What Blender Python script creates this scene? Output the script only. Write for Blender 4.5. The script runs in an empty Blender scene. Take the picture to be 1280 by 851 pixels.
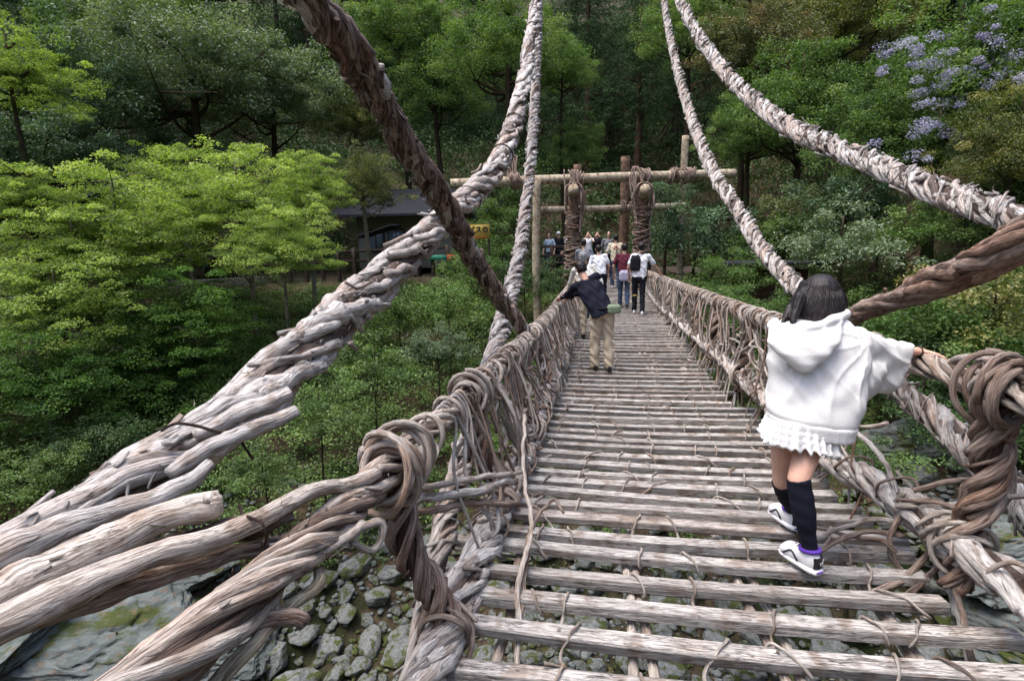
import bpy, math, random
import numpy as np
from mathutils import Vector, Matrix
random.seed(7)
rng = np.random.default_rng(7)
R = math.radians
scene = bpy.context.scene
COL = scene.collection

# ------------------------------------------------------------------ camera
CAM = Vector((-0.41, 0.0, 1.55))
PITCH, YAW, ROLL = 11.1, 10.4, -1.2
CM = (Matrix.Rotation(R(YAW), 3, 'Z') @ Matrix.Rotation(R(90 - PITCH), 3, 'X') @ Matrix.Rotation(R(ROLL), 3, 'Z'))
cd = bpy.data.cameras.new('camera')
cam = bpy.data.objects.new('camera', cd); COL.objects.link(cam)
cam.matrix_world = Matrix.Translation(CAM) @ CM.to_4x4()
cd.sensor_width = 36.0; cd.lens = 18.0; cd.clip_start = 0.05; cd.clip_end = 600
scene.camera = cam

# ------------------------------------------------------------------ sky, sun, exposure
SUN_EL, SUN_AZ = 74.0, -115.0        # high soft light through the gap in the trees above the river
w = bpy.data.worlds.new('World'); scene.world = w; w.use_nodes = True
nt = w.node_tree; bgn = nt.nodes['Background']
sky = nt.nodes.new('ShaderNodeTexSky'); sky.sky_type = 'NISHITA'; sky.sun_disc = False
sky.sun_elevation = R(SUN_EL); sky.sun_rotation = R(SUN_AZ)
sky.air_density = 1.0; sky.dust_density = 4.0; sky.ozone_density = 1.0
nt.links.new(sky.outputs[0], bgn.inputs[0]); bgn.inputs[1].default_value = 0.15
sl = bpy.data.lights.new('sun', 'SUN'); sl.energy = 1.0; sl.angle = R(38); sl.color = (1.0, 0.95, 0.88)
sun = bpy.data.objects.new('sun', sl); COL.objects.link(sun)
sd = Vector((math.sin(R(SUN_AZ)) * math.cos(R(SUN_EL)), math.cos(R(SUN_AZ)) * math.cos(R(SUN_EL)), math.sin(R(SUN_EL))))
sun.rotation_euler = (-sd).to_track_quat('-Z', 'Y').to_euler()
vs = scene.view_settings; vs.view_transform = 'Standard'; vs.look = 'None'; vs.gamma = 1.0
vs.use_curve_mapping = False; vs.exposure = 1.6
scene.cycles.max_bounces = 5; scene.cycles.transparent_max_bounces = 4
scene.cycles.diffuse_bounces = 3; scene.cycles.glossy_bounces = 2; scene.cycles.transmission_bounces = 2
scene.cycles.use_denoising = True

# ------------------------------------------------------------------ surveying: a sight line of the photograph to a point of the place
def ray(px, py):
    return CM @ Vector(((px - 640) / 640.0, -(py - 425.5) / 640.0, -1.0))
def W(px, py, d):            # at distance d along the view axis
    return CAM + ray(px, py) * d
def onX(px, py, x):          # where it meets the vertical plane X = x (along the bridge)
    r = ray(px, py); return CAM + r * ((x - CAM.x) / r.x)
def onG(px, py):             # where it meets the ground
    r = ray(px, py); t = np.arange(2.0, 60.0, 0.06); q = np.array(CAM)[None, :] + np.array(r)[None, :] * t[:, None]
    k = int(np.argmax(ground_h(q[:, 0], q[:, 1]) > q[:, 2])); return Vector(q[k])
def onZ(px, py, z):
    r = ray(px, py); return CAM + r * ((z - CAM.z) / r.z)

# ------------------------------------------------------------------ objects, tags
ORG = {}
def tag(o, label=None, cat=None, group=None, kind=None):
    if label: o['label'] = label
    if cat: o['category'] = cat
    if group: o['group'] = group
    if kind: o['kind'] = kind
    return o
def thing(name, loc, label=None, cat=None, group=None):
    o = bpy.data.objects.new(name, None); COL.objects.link(o)
    o.location = loc; o.empty_display_size = 0.2
    ORG[o.name] = Vector(loc)
    return tag(o, label, cat, group)
def link(name, me, mat=None, parent=None, base=None):
    """me is in world coordinates; it is shifted to its thing's origin (or its own base)."""
    o = bpy.data.objects.new(name, me); COL.objects.link(o)
    if mat:
        me.materials.clear(); me.materials.append(mat)
    if parent is not None:
        og = ORG[parent.name]; me.transform(Matrix.Translation(-og)); o.parent = parent
        ORG[o.name] = og
    elif base is not None:
        base = Vector(base); me.transform(Matrix.Translation(-base)); o.location = base; ORG[o.name] = base
    else:
        ORG[o.name] = Vector((0, 0, 0))
    return o
def mesh_np(name, V, F, smooth=True, attr=None, uv=None):
    V = np.asarray(V, dtype=np.float32); F = np.asarray(F, dtype=np.int32)
    me = bpy.data.meshes.new(name); k = F.shape[1]
    me.vertices.add(len(V)); me.vertices.foreach_set('co', V.ravel())
    me.loops.add(F.size); me.loops.foreach_set('vertex_index', F.ravel())
    me.polygons.add(len(F)); me.polygons.foreach_set('loop_start', np.arange(0, F.size, k, dtype=np.int32))
    me.polygons.foreach_set('use_smooth', np.full(len(F), smooth, dtype=bool))
    if uv is not None:
        l = me.uv_layers.new(name='UVMap'); l.data.foreach_set('uv', np.asarray(uv, dtype=np.float32).ravel())
    if attr is not None:
        a = me.attributes.new('rnd', 'FLOAT', 'FACE'); a.data.foreach_set('value', np.asarray(attr, dtype=np.float32))
    me.update(calc_edges=True); me.validate()
    return me

# ------------------------------------------------------------------ materials
def nodes(name, rough=0.8, spec=0.3):
    m = bpy.data.materials.new(name); m.use_nodes = True
    n = m.node_tree.nodes; l = m.node_tree.links; b = n['Principled BSDF']
    b.inputs['Roughness'].default_value = rough
    b.inputs['Specular IOR Level'].default_value = spec
    return m, n, l, b
def ramp(n, stops, interp='LINEAR'):
    r = n.new('ShaderNodeValToRGB'); r.color_ramp.interpolation = interp
    e = r.color_ramp.elements
    while len(e) < len(stops): e.new(0.5)
    for i, (p, c) in enumerate(stops):
        e[i].position = p; e[i].color = (c[0], c[1], c[2], 1)
    return r
def noise(n, l, vec, scale, detail=4, rough=0.55, dist=0.0):
    t = n.new('ShaderNodeTexNoise'); t.inputs['Scale'].default_value = scale
    t.inputs['Detail'].default_value = detail; t.inputs['Roughness'].default_value = rough
    t.inputs['Distortion'].default_value = dist
    if vec is not None: l.new(vec, t.inputs['Vector'])
    return t
def mathn(n, l, op, a, b):
    t = n.new('ShaderNodeMath'); t.operation = op
    for i, x in enumerate((a, b)):
        if isinstance(x, (int, float)): t.inputs[i].default_value = x
        else: l.new(x, t.inputs[i])
    return t.outputs[0]
def mixc(n, l, fac, a, b, mode='MIX'):
    t = n.new('ShaderNodeMix'); t.data_type = 'RGBA'; t.blend_type = mode
    if isinstance(fac, (int, float)): t.inputs[0].default_value = fac
    else: l.new(fac, t.inputs[0])
    for i, x in ((6, a), (7, b)):
        if isinstance(x, tuple): t.inputs[i].default_value = (x[0], x[1], x[2], 1)
        else: l.new(x, t.inputs[i])
    return t.outputs[2]
def bump(n, l, b, h, strength, dist):
    t = n.new('ShaderNodeBump'); t.inputs['Strength'].default_value = strength
    t.inputs['Distance'].default_value = dist; l.new(h, t.inputs['Height']); l.new(t.outputs[0], b.inputs['Normal'])
    return t

def vine_mat(name, dark, mid, pale, crack=0.42, grain=1.0, rough=0.75):
    """weathered vine: grain that runs along the vine (UV: u round it, v along it in metres)"""
    m, n, l, b = nodes(name, rough, 0.25)
    uv = n.new('ShaderNodeUVMap'); uv.uv_map = 'UVMap'
    rnd = n.new('ShaderNodeAttribute'); rnd.attribute_name = 'rnd'
    mp = n.new('ShaderNodeMapping'); mp.inputs['Scale'].default_value = (6.0 * grain, 5.0, 1)
    l.new(uv.outputs[0], mp.inputs[0])
    off = n.new('ShaderNodeCombineXYZ'); l.new(mathn(n, l, 'MULTIPLY', rnd.outputs['Fac'], 37.0), off.inputs[2])
    add = n.new('ShaderNodeVectorMath'); add.operation = 'ADD'; l.new(mp.outputs[0], add.inputs[0]); l.new(off.outputs[0], add.inputs[1])
    fib = noise(n, l, add.outputs[0], 2.2, 6, 0.65, 0.6)
    mp2 = n.new('ShaderNodeMapping'); mp2.inputs['Scale'].default_value = (2.0, 9.0, 1.0); l.new(uv.outputs[0], mp2.inputs[0])
    add2 = n.new('ShaderNodeVectorMath'); add2.operation = 'ADD'; l.new(mp2.outputs[0], add2.inputs[0]); l.new(off.outputs[0], add2.inputs[1])
    pat = noise(n, l, add2.outputs[0], 1.0, 3, 0.5)
    r1 = ramp(n, [(crack - 0.09, dark), (crack, mid), (crack + 0.16, pale)]); l.new(fib.outputs[0], r1.inputs[0])
    stain = ramp(n, [(0.36, (0.60, 0.50, 0.43)), (0.48, (1, 1, 1))]); l.new(pat.outputs[0], stain.inputs[0])
    c = mixc(n, l, 0.75, r1.outputs[0], stain.outputs[0], 'MULTIPLY')
    rt = ramp(n, [(0.0, (0.22, 0.17, 0.15)), (0.06, (0.74, 0.69, 0.66)), (0.35, (0.93, 0.92, 0.91)), (0.75, (1.06, 1.06, 1.06)), (1.0, (0.86, 0.70, 0.61))]); l.new(rnd.outputs['Fac'], rt.inputs[0])  # lowest stop paints shade onto the inner vines of a cable
    c = mixc(n, l, 1.0, c, rt.outputs[0], 'MULTIPLY')
    mp3 = n.new('ShaderNodeMapping'); mp3.inputs['Scale'].default_value = (16.0 * grain, 3.2, 1.0); l.new(uv.outputs[0], mp3.inputs[0])
    add3 = n.new('ShaderNodeVectorMath'); add3.operation = 'ADD'; l.new(mp3.outputs[0], add3.inputs[0]); l.new(off.outputs[0], add3.inputs[1])
    fine = noise(n, l, add3.outputs[0], 1.5, 5, 0.6, 1.2)
    cr = ramp(n, [(0.475, (1, 1, 1)), (0.496, (0.30, 0.25, 0.23)), (0.504, (0.30, 0.25, 0.23)), (0.53, (1, 1, 1))]); l.new(fine.outputs[0], cr.inputs[0])
    gate = noise(n, l, add2.outputs[0], 0.8, 2, 0.5); gr = ramp(n, [(0.42, (0, 0, 0)), (0.55, (1, 1, 1))]); l.new(gate.outputs[0], gr.inputs[0])
    c = mixc(n, l, mathn(n, l, 'MULTIPLY', gr.outputs[0], 0.9), c, mixc(n, l, 1.0, c, cr.outputs[0], 'MULTIPLY'))
    l.new(c, b.inputs['Base Color'])
    hgt = mathn(n, l, 'ADD', fib.outputs[0], mathn(n, l, 'MULTIPLY', cr.outputs[0], 0.25))
    bump(n, l, b, hgt, 1.0, 0.014)
    return m
M = {}
M['bleached'] = vine_mat('bleached_vine', (0.06, 0.048, 0.044), (0.42, 0.395, 0.38), (0.61, 0.59, 0.575), 0.395)
M['tan'] = vine_mat('tan_vine', (0.08, 0.055, 0.042), (0.38, 0.325, 0.28), (0.54, 0.49, 0.445), 0.36, 0.7)
M['brown'] = vine_mat('brown_and_shaded_vine', (0.02, 0.012, 0.009), (0.12, 0.085, 0.068), (0.34, 0.275, 0.24), 0.45)  # also paints the descending cable dark, its shade put into the colour
M['redbrown'] = vine_mat('redbrown_vine', (0.04, 0.024, 0.018), (0.22, 0.155, 0.125), (0.40, 0.325, 0.28), 0.41)
M['black_vine'] = vine_mat('dark_tie', (0.012, 0.007, 0.006), (0.05, 0.03, 0.024), (0.11, 0.07, 0.055), 0.45)
M['log'] = vine_mat('peeled_log', (0.08, 0.055, 0.03), (0.27, 0.22, 0.155), (0.44, 0.38, 0.28), 0.38, 0.5)
M['post'] = vine_mat('brown_post', (0.03, 0.018, 0.012), (0.11, 0.065, 0.045), (0.20, 0.13, 0.09), 0.42, 0.6)
M['slat'] = vine_mat('weathered_plank', (0.09, 0.08, 0.075), (0.27, 0.25, 0.235), (0.44, 0.42, 0.40), 0.38, 1.6, 0.8)

def bark_mat(name, a, b_, moss=(0.03, 0.045, 0.012)):
    m, n, l, b = nodes(name, 0.95, 0.1)
    tc = n.new('ShaderNodeTexCoord'); mp = n.new('ShaderNodeMapping'); mp.inputs['Scale'].default_value = (5, 5, 1.2)
    l.new(tc.outputs['Object'], mp.inputs[0])
    t = noise(n, l, mp.outputs[0], 3.0, 6, 0.7); r = ramp(n, [(0.35, a), (0.65, b_)]); l.new(t.outputs[0], r.inputs[0])
    t2 = noise(n, l, tc.outputs['Object'], 1.1, 3); r2 = ramp(n, [(0.48, (0, 0, 0)), (0.62, (1, 1, 1))]); l.new(t2.outputs[0], r2.inputs[0])
    l.new(mixc(n, l, r2.outputs[0], r.outputs[0], moss), b.inputs['Base Color'])
    bump(n, l, b, t.outputs[0], 0.8, 0.05)
    return m
M['bark'] = bark_mat('dark_bark', (0.02, 0.015, 0.01), (0.07, 0.05, 0.035))
M['bark_red'] = bark_mat('cedar_bark', (0.035, 0.02, 0.014), (0.11, 0.065, 0.045), (0.05, 0.04, 0.03))
M['bark_pale'] = bark_mat('pale_bark', (0.09, 0.08, 0.06), (0.24, 0.21, 0.17), (0.08, 0.09, 0.05))

def leaf_mat(name, cols, gloss=0.45, trans=0.35, spec=0.4):
    m = bpy.data.materials.new(name); m.use_nodes = True
    n = m.node_tree.nodes; l = m.node_tree.links; b = n['Principled BSDF']
    b.inputs['Roughness'].default_value = gloss; b.inputs['Specular IOR Level'].default_value = spec
    a = n.new('ShaderNodeAttribute'); a.attribute_name = 'rnd'
    k = len(cols); r = ramp(n, [(i / (k - 1), c) for i, c in enumerate(cols)])
    oi = n.new('ShaderNodeObjectInfo')
    f = mathn(n, l, 'ADD', a.outputs['Fac'], mathn(n, l, 'MULTIPLY', mathn(n, l, 'SUBTRACT', oi.outputs['Random'], 0.5), 0.25))
    l.new(f, r.inputs[0]); l.new(r.outputs[0], b.inputs['Base Color'])
    tr = n.new('ShaderNodeBsdfTranslucent')
    l.new(mixc(n, l, 1.0, r.outputs[0], (1.25, 1.35, 0.5), 'MULTIPLY'), tr.inputs[0])
    mx = n.new('ShaderNodeMixShader'); mx.inputs[0].default_value = trans
    l.new(b.outputs[0], mx.inputs[1]); l.new(tr.outputs[0], mx.inputs[2]); l.new(mx.outputs[0], n['Material Output'].inputs[0])
    return m
M['maple'] = leaf_mat('maple_leaf', [(0.08, 0.13, 0.035), (0.17, 0.25, 0.06), (0.27, 0.36, 0.10), (0.40, 0.48, 0.18)], 0.6, 0.45, 0.25)
M['maple_deep'] = leaf_mat('maple_leaf_deep', [(0.03, 0.07, 0.016), (0.065, 0.14, 0.028), (0.12, 0.22, 0.05)], 0.6, 0.4, 0.2)
M['ever'] = leaf_mat('evergreen_leaf', [(0.035, 0.07, 0.035), (0.06, 0.115, 0.058), (0.10, 0.17, 0.095), (0.15, 0.23, 0.14)], 0.5, 0.25, 0.35)
M['mid'] = leaf_mat('mid_green_leaf', [(0.035, 0.075, 0.018), (0.075, 0.145, 0.035), (0.13, 0.21, 0.06), (0.20, 0.28, 0.10)], 0.55, 0.32, 0.3)
M['olive'] = leaf_mat('olive_leaf', [(0.03, 0.05, 0.012), (0.08, 0.11, 0.025), (0.17, 0.19, 0.05), (0.28, 0.24, 0.09)], 0.5, 0.28, 0.4)
M['rusty'] = leaf_mat('rusty_leaf', [(0.04, 0.065, 0.02), (0.085, 0.12, 0.04), (0.15, 0.16, 0.07), (0.24, 0.17, 0.10)], 0.5, 0.25, 0.4)
M['grey'] = leaf_mat('greyish_leaf', [(0.055, 0.09, 0.048), (0.10, 0.15, 0.08), (0.16, 0.215, 0.125), (0.24, 0.29, 0.19)], 0.5, 0.25, 0.35)
M['cedar'] = leaf_mat('cedar_needles', [(0.015, 0.035, 0.012), (0.032, 0.068, 0.022), (0.058, 0.105, 0.038)], 0.7, 0.12, 0.2)
M['under'] = leaf_mat('undergrowth_leaf', [(0.025, 0.05, 0.014), (0.06, 0.115, 0.026), (0.11, 0.185, 0.045), (0.18, 0.27, 0.08)], 0.5, 0.3, 0.4)
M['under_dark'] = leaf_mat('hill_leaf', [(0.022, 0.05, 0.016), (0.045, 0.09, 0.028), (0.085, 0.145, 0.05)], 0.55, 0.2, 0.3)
M['wisteria'] = leaf_mat('wisteria_blossom', [(0.20, 0.19, 0.33), (0.31, 0.30, 0.48), (0.46, 0.46, 0.62)], 0.7, 0.2, 0.2)

def ground_mat():
    m, n, l, b = nodes('forest_floor', 0.95, 0.15)
    tc = n.new('ShaderNodeTexCoord')
    t = noise(n, l, tc.outputs['Object'], 9.0, 8, 0.7); r = ramp(n, [(0.3, (0.02, 0.015, 0.010)), (0.5, (0.06, 0.045, 0.028)), (0.72, (0.13, 0.095, 0.065))]); l.new(t.outputs[0], r.inputs[0])
    t2 = noise(n, l, tc.outputs['Object'], 0.7, 5, 0.6); r2 = ramp(n, [(0.45, (0, 0, 0)), (0.6, (1, 1, 1))]); l.new(t2.outputs[0], r2.inputs[0])
    c = mixc(n, l, r2.outputs[0], r.outputs[0], (0.016, 0.024, 0.008)); l.new(c, b.inputs['Base Color'])
    bump(n, l, b, t.outputs[0], 1.0, 0.08); return m
def rock_mat(name, a, b_, moss_at=0.55, tint=(0.05, 0.065, 0.015)):
    m, n, l, b = nodes(name, 0.85, 0.3)
    tc = n.new('ShaderNodeTexCoord'); oi = n.new('ShaderNodeObjectInfo')
    add = n.new('ShaderNodeVectorMath'); add.operation = 'ADD'; l.new(tc.outputs['Object'], add.inputs[0]); l.new(oi.outputs['Location'], add.inputs[1])
    mp = n.new('ShaderNodeMapping'); mp.inputs['Rotation'].default_value = (0.5, 0.3, 0.4); mp.inputs['Scale'].default_value = (1, 1, 3.5); l.new(add.outputs[0], mp.inputs[0])
    t = noise(n, l, mp.outputs[0], 5.0, 8, 0.72, 0.3); r = ramp(n, [(0.3, a), (0.68, b_)]); l.new(t.outputs[0], r.inputs[0])
    t2 = noise(n, l, add.outputs[0], 1.9, 6, 0.65); r2 = ramp(n, [(moss_at, (0, 0, 0)), (moss_at + 0.06, (1, 1, 1))]); l.new(t2.outputs[0], r2.inputs[0])
    t3 = noise(n, l, add.outputs[0], 14, 3, 0.6); r3 = ramp(n, [(0.56, (0, 0, 0)), (0.66, (1, 1, 1))]); l.new(t3.outputs[0], r3.inputs[0])
    c = mixc(n, l, r2.outputs[0], r.outputs[0], tint)
    c = mixc(n, l, mathn(n, l, 'MULTIPLY', r3.outputs[0], 0.6), c, (0.15, 0.10, 0.065))
    l.new(c, b.inputs['Base Color']); bump(n, l, b, t.outputs[0], 1.0, 0.05); return m
M['ground'] = ground_mat()
M['rock'] = rock_mat('slate_rock', (0.035, 0.045, 0.046), (0.17, 0.195, 0.19), 0.53)
M['stone'] = rock_mat('river_stone', (0.055, 0.065, 0.065), (0.23, 0.25, 0.245), 0.50)

def cloth(name, c, rough=0.9, weave=300, var=0.12, bstr=0.15):
    m, n, l, b = nodes(name, rough, 0.15)
    tc = n.new('ShaderNodeTexCoord'); t = noise(n, l, tc.outputs['Object'], 6, 4, 0.6)
    r = ramp(n, [(0.3, tuple(x * (1 - var) for x in c)), (0.7, tuple(min(1, x * (1 + var * 0.6)) for x in c))]); l.new(t.outputs[0], r.inputs[0]); l.new(r.outputs[0], b.inputs['Base Color'])
    t2 = noise(n, l, tc.outputs['Object'], weave, 2, 0.6); bump(n, l, b, t2.outputs[0], bstr, 0.003)
    return m
def plain(name, c, rough=0.6, spec=0.4, sss=0.0):
    m, n, l, b = nodes(name, rough, spec)
    tc = n.new('ShaderNodeTexCoord'); t = noise(n, l, tc.outputs['Object'], 12, 4)
    r = ramp(n, [(0.3, tuple(x * 0.86 for x in c)), (0.7, tuple(min(1, x * 1.08) for x in c))]); l.new(t.outputs[0], r.inputs[0]); l.new(r.outputs[0], b.inputs['Base Color'])
    return m
M['skin'] = plain('skin', (0.56, 0.33, 0.245), 0.55, 0.4)
M['white_cotton'] = cloth('white_cotton', (0.70, 0.695, 0.69), 0.95, 170, 0.06, 0.6)
M['shirt_white'] = cloth('shirt_white', (0.74, 0.76, 0.80))
M['cream'] = cloth('cream_cloth', (0.62, 0.56, 0.42))
M['off_white'] = cloth('off_white_cloth', (0.66, 0.645, 0.60))
M['khaki'] = cloth('khaki_cloth', (0.50, 0.42, 0.31))
M['black_cloth'] = cloth('black_cloth', (0.014, 0.015, 0.020), 0.9, 300, 0.3)
M['navy'] = cloth('navy_knit', (0.010, 0.012, 0.022), 0.9, 400, 0.25, 0.3)
M['denim'] = cloth('denim', (0.06, 0.085, 0.14))
M['maroon'] = cloth('maroon_cloth', (0.10, 0.02, 0.035))
M['grey_cloth'] = cloth('grey_cloth', (0.20, 0.21, 0.24))
M['blue_pale'] = cloth('pale_blue_cloth', (0.40, 0.50, 0.62))
M['lilac'] = cloth('lilac_cloth', (0.38, 0.37, 0.48))
M['green_bag'] = cloth('green_bag', (0.17, 0.22, 0.15))
M['purple'] = cloth('purple_lining', (0.10, 0.04, 0.32))
M['white_rubber'] = plain('white_leather', (0.72, 0.71, 0.73), 0.45)
M['black_panel'] = plain('black_panel', (0.015, 0.015, 0.018), 0.4)
M['red'] = plain('red_paint', (0.50, 0.06, 0.04), 0.6)
M['green_paint'] = plain('green_paint', (0.03, 0.20, 0.13), 0.6)
M['yellow'] = plain('yellow_board', (0.33, 0.24, 0.04), 0.6)
M['roof'] = plain('slate_roof', (0.028, 0.03, 0.036), 1.0, 0.05)
M['wall'] = plain('plaster_wall', (0.20, 0.20, 0.17), 0.9)
M['dark_wood'] = plain('dark_wood', (0.035, 0.024, 0.018), 0.85)
M['glass'] = plain('window_glass', (0.12, 0.16, 0.20), 0.15, 0.6)
M['boards'] = plain('brown_boards', (0.075, 0.042, 0.032), 0.85)
M['concrete'] = plain('old_concrete', (0.07, 0.068, 0.06), 0.95)
def hair_mat(name, c, c2):
    m, n, l, b = nodes(name, 0.5, 0.3)
    tc = n.new('ShaderNodeTexCoord'); mp = n.new('ShaderNodeMapping'); mp.inputs['Scale'].default_value = (90, 90, 5); l.new(tc.outputs['Object'], mp.inputs[0])
    t = noise(n, l, mp.outputs[0], 1.2, 3); r = ramp(n, [(0.35, c), (0.7, c2)]); l.new(t.outputs[0], r.inputs[0]); l.new(r.outputs[0], b.inputs['Base Color'])
    bump(n, l, b, t.outputs[0], 0.6, 0.006); return m
M['hair'] = hair_mat('dark_hair', (0.006, 0.004, 0.005), (0.024, 0.018, 0.020))
M['hair_grey'] = hair_mat('grey_hair', (0.12, 0.12, 0.13), (0.36, 0.36, 0.37))

# ------------------------------------------------------------------ tubes
def smooth_path(pts, step):
    """Catmull-Rom through pts (k, m columns) sampled at about `step` metres of the first three columns"""
    P = np.asarray(pts, dtype=float); P = np.vstack([2 * P[0] - P[1], P, 2 * P[-1] - P[-2]]); out = []
    for i in range(1, len(P) - 2):
        a, b, c, d = P[i - 1], P[i], P[i + 1], P[i + 2]
        n = max(1, int(math.ceil(np.linalg.norm(c[:3] - b[:3]) / step)))
        for t in np.arange(n) / n:
            out.append(0.5 * ((2 * b) + (c - a) * t + (2 * a - 5 * b + 4 * c - d) * t * t + (3 * b - a - 3 * c + d) * t ** 3))
    out.append(P[-2]); return np.array(out)
def arclen(P):
    return np.concatenate([[0], np.cumsum(np.linalg.norm(np.diff(P[:, :3], axis=0), axis=1))])
def frames(P):
    T = np.gradient(P, axis=0); T /= np.linalg.norm(T, axis=1, keepdims=True) + 1e-12
    a = np.array([0, 0, 1.0]) if abs(T[0, 2]) < 0.9 else np.array([1.0, 0, 0])
    N = np.zeros_like(P); n = np.cross(T[0], a); n /= np.linalg.norm(n)
    for i in range(len(P)):
        n = n - T[i] * np.dot(n, T[i]); n /= np.linalg.norm(n) + 1e-12; N[i] = n
    return T, N, np.cross(T, N)
def wob(s, r, scale, amp):
    """smooth one-dimensional wander"""
    o = np.zeros_like(s)
    for k, a in ((1.0, 1.0), (2.3, 0.55), (5.1, 0.25)):
        o += a * np.sin(s * k / scale * 2 * math.pi + r.uniform(0, 6.283))
    return o * amp / 1.3
class TM:
    def __init__(s): s.V = []; s.F = []; s.A = []; s.U = []; s.n = 0
    def tube(s, P, rad, sides=7, rnd=None, lump=0.0, fixed=None, prof=None, r=rng):
        P = np.asarray(P, float); n = len(P); rad = np.broadcast_to(np.asarray(rad, float), (n,)).copy()
        if fixed is None: T, N, B = frames(P)
        else: N = np.tile(np.array(fixed[0], float), (n, 1)); B = np.tile(np.array(fixed[1], float), (n, 1)); T = None
        P = np.vstack([P[:1], P, P[-1:]]); rad = np.concatenate([[rad[0] * 0.02], rad, [rad[-1] * 0.02]])
        N = np.vstack([N[:1], N, N[-1:]]); B = np.vstack([B[:1], B, B[-1:]]); m = n + 2
        if prof is None:
            a = np.arange(sides) / sides * 2 * math.pi; c, d = np.cos(a), np.sin(a)
        else: c, d = np.array(prof)[:, 0], np.array(prof)[:, 1]; sides = len(c)
        rr = rad[:, None] * np.ones((1, sides))
        if lump > 0:
            ph = r.uniform(0, 6.28, 4); ii = np.arange(m)[:, None]; aa = np.arange(sides)[None, :] / sides * 6.283
            rr = rr * (1 + lump * (np.sin(aa * 2 + ii * 0.35 + ph[0]) * 0.5 + np.sin(aa * 3 - ii * 0.6 + ph[1]) * 0.35 + np.sin(aa + ii * 1.1 + ph[2]) * 0.35 + r.uniform(-0.5, 0.5, (m, sides)) * 0.5))
        V = P[:, None, :] + (c[None, :, None] * N[:, None, :] + d[None, :, None] * B[:, None, :]) * rr[:, :, None]
        L = arclen(P); mr = max(rad.max(), 1e-4)
        i = np.arange(m - 1)[:, None]; j = np.arange(sides)[None, :]; j2 = (j + 1) % sides
        F = np.stack([i * sides + j, i * sides + j2, (i + 1) * sides + j2, (i + 1) * sides + j], axis=-1).reshape(-1, 4)
        u0 = j / sides + 0 * i; u1 = (j + 1) / sides + 0 * i; v0 = L[i] + 0 * j; v1 = L[i + 1] + 0 * j
        U = np.stack([u0, v0, u1, v0, u1, v1, u0, v1], axis=-1).reshape(-1, 4, 2)
        s.V.append(V.reshape(-1, 3)); s.F.append(F + s.n); s.n += m * sides
        s.A.append(np.full(len(F), r.uniform() if rnd is None else rnd)); s.U.append(U)
    def mesh(s, name, smooth=True):
        return mesh_np(name, np.vstack(s.V), np.vstack(s.F), smooth, np.concatenate(s.A), np.concatenate(s.U).reshape(-1, 2))
    def build(s, name, mat, parent=None, base=None, smooth=True):
        return link(name, s.mesh(name, smooth), mat, parent, base)

def strand(path, Rb, phi, pitch, off, r, s0, s1, flare=0.0, jit=0.0, step=None):
    """points of one strand wound round a bundle's path (arrays path (n,3), Rb(n) bundle radius)"""
    L = arclen(path); T, N, B = frames(path)
    k = (L >= s0) & (L <= s1)
    if k.sum() < 3: return None, None
    s = L[k]; a = phi + 2 * math.pi * (s / pitch) + wob(s, r, 1.1, jit)
    rho = Rb[k] * (off + wob(s, r, 0.6, jit * 0.12))
    if flare > 0:
        e = np.minimum(s - s[0], s[-1] - s); rho = rho + flare * np.exp(-e / 0.05) * Rb[k]
    Q = path[k] + N[k] * (np.cos(a) * rho)[:, None] + B[k] * (np.sin(a) * rho)[:, None]
    return Q, s

# ------------------------------------------------------------------ terrain: a steep wooded gorge closing round the bridge
def sst(a, b, x):
    t = np.clip((x - a) / (b - a), 0, 1); return t * t * (3 - 2 * t)
def vnoise(x, y, seed=0):
    r = np.random.default_rng(seed); o = 0
    for k in range(7):
        f = 0.13 * 1.75 ** k; a = r.uniform(0, 6.28); o = o + np.sin(x * f * math.cos(a) + y * f * math.sin(a) + r.uniform(0, 6.28)) * 0.72 ** k
    return o * 0.35
def ground_h(x, y):
    x = np.asarray(x, float); y = np.asarray(y, float)
    dx, dy = x, y - 1.5; r = np.hypot(dx, dy); th = np.degrees(np.arctan2(dx, dy))      # 0 along the bridge, + to the right
    right = sst(14, 42, th) * (1 - sst(150, 175, th)); back = sst(125, 160, np.abs(th))
    r0 = 7.0 - 2.2 * right; r1 = 20.5 - 6.5 * right
    z = -5.2 + 5.2 * np.clip((r - r0) / (r1 - r0), 0, 1) ** 0.9
    flat = 6.0 * (1 - right); over = np.clip(r - r1 - flat, 0, None)
    z = z + over * (0.62 + 0.12 * right) * sst(0, 6, over)
    z = z * (1 - back) + back * (-5.2 + 5.1 * sst(2.5, 5.5, -y + 1.5) + 0.75 * np.clip(-y - 9, 0, None))  # unseen rise behind the camera, added to block low sky light
    rough = sst(r0 - 2, r0 + 3, r) * (1 - 0.85 * sst(r1 - 1, r1, r) * (1 - sst(r1 + flat, r1 + flat + 2, r)))
    return z + vnoise(x, y, 3) * (0.18 + 0.45 * rough) + 0.10 * vnoise(x * 4, y * 4, 5)
def gz(x, y): return float(ground_h(x, y))
gx = np.concatenate([np.arange(-110, -34, 2.5), np.arange(-34, 30, 0.42), np.arange(30, 112, 2.5)])
gy = np.concatenate([np.arange(-60, -8, 2.5), np.arange(-8, 42, 0.42), np.arange(42, 125, 2.5)])
X, Y = np.meshgrid(gx, gy); Z = ground_h(X, Y); nx, ny = len(gx), len(gy)
i, j = np.meshgrid(np.arange(nx - 1), np.arange(ny - 1)); q = (j * nx + i).ravel()
me = mesh_np('hillside_ground', np.stack([X, Y, Z], -1).reshape(-1, 3), np.stack([q, q + 1, q + nx + 1, q + nx], -1))
tag(link('hillside_ground', me, M['ground']), kind='structure')

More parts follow.
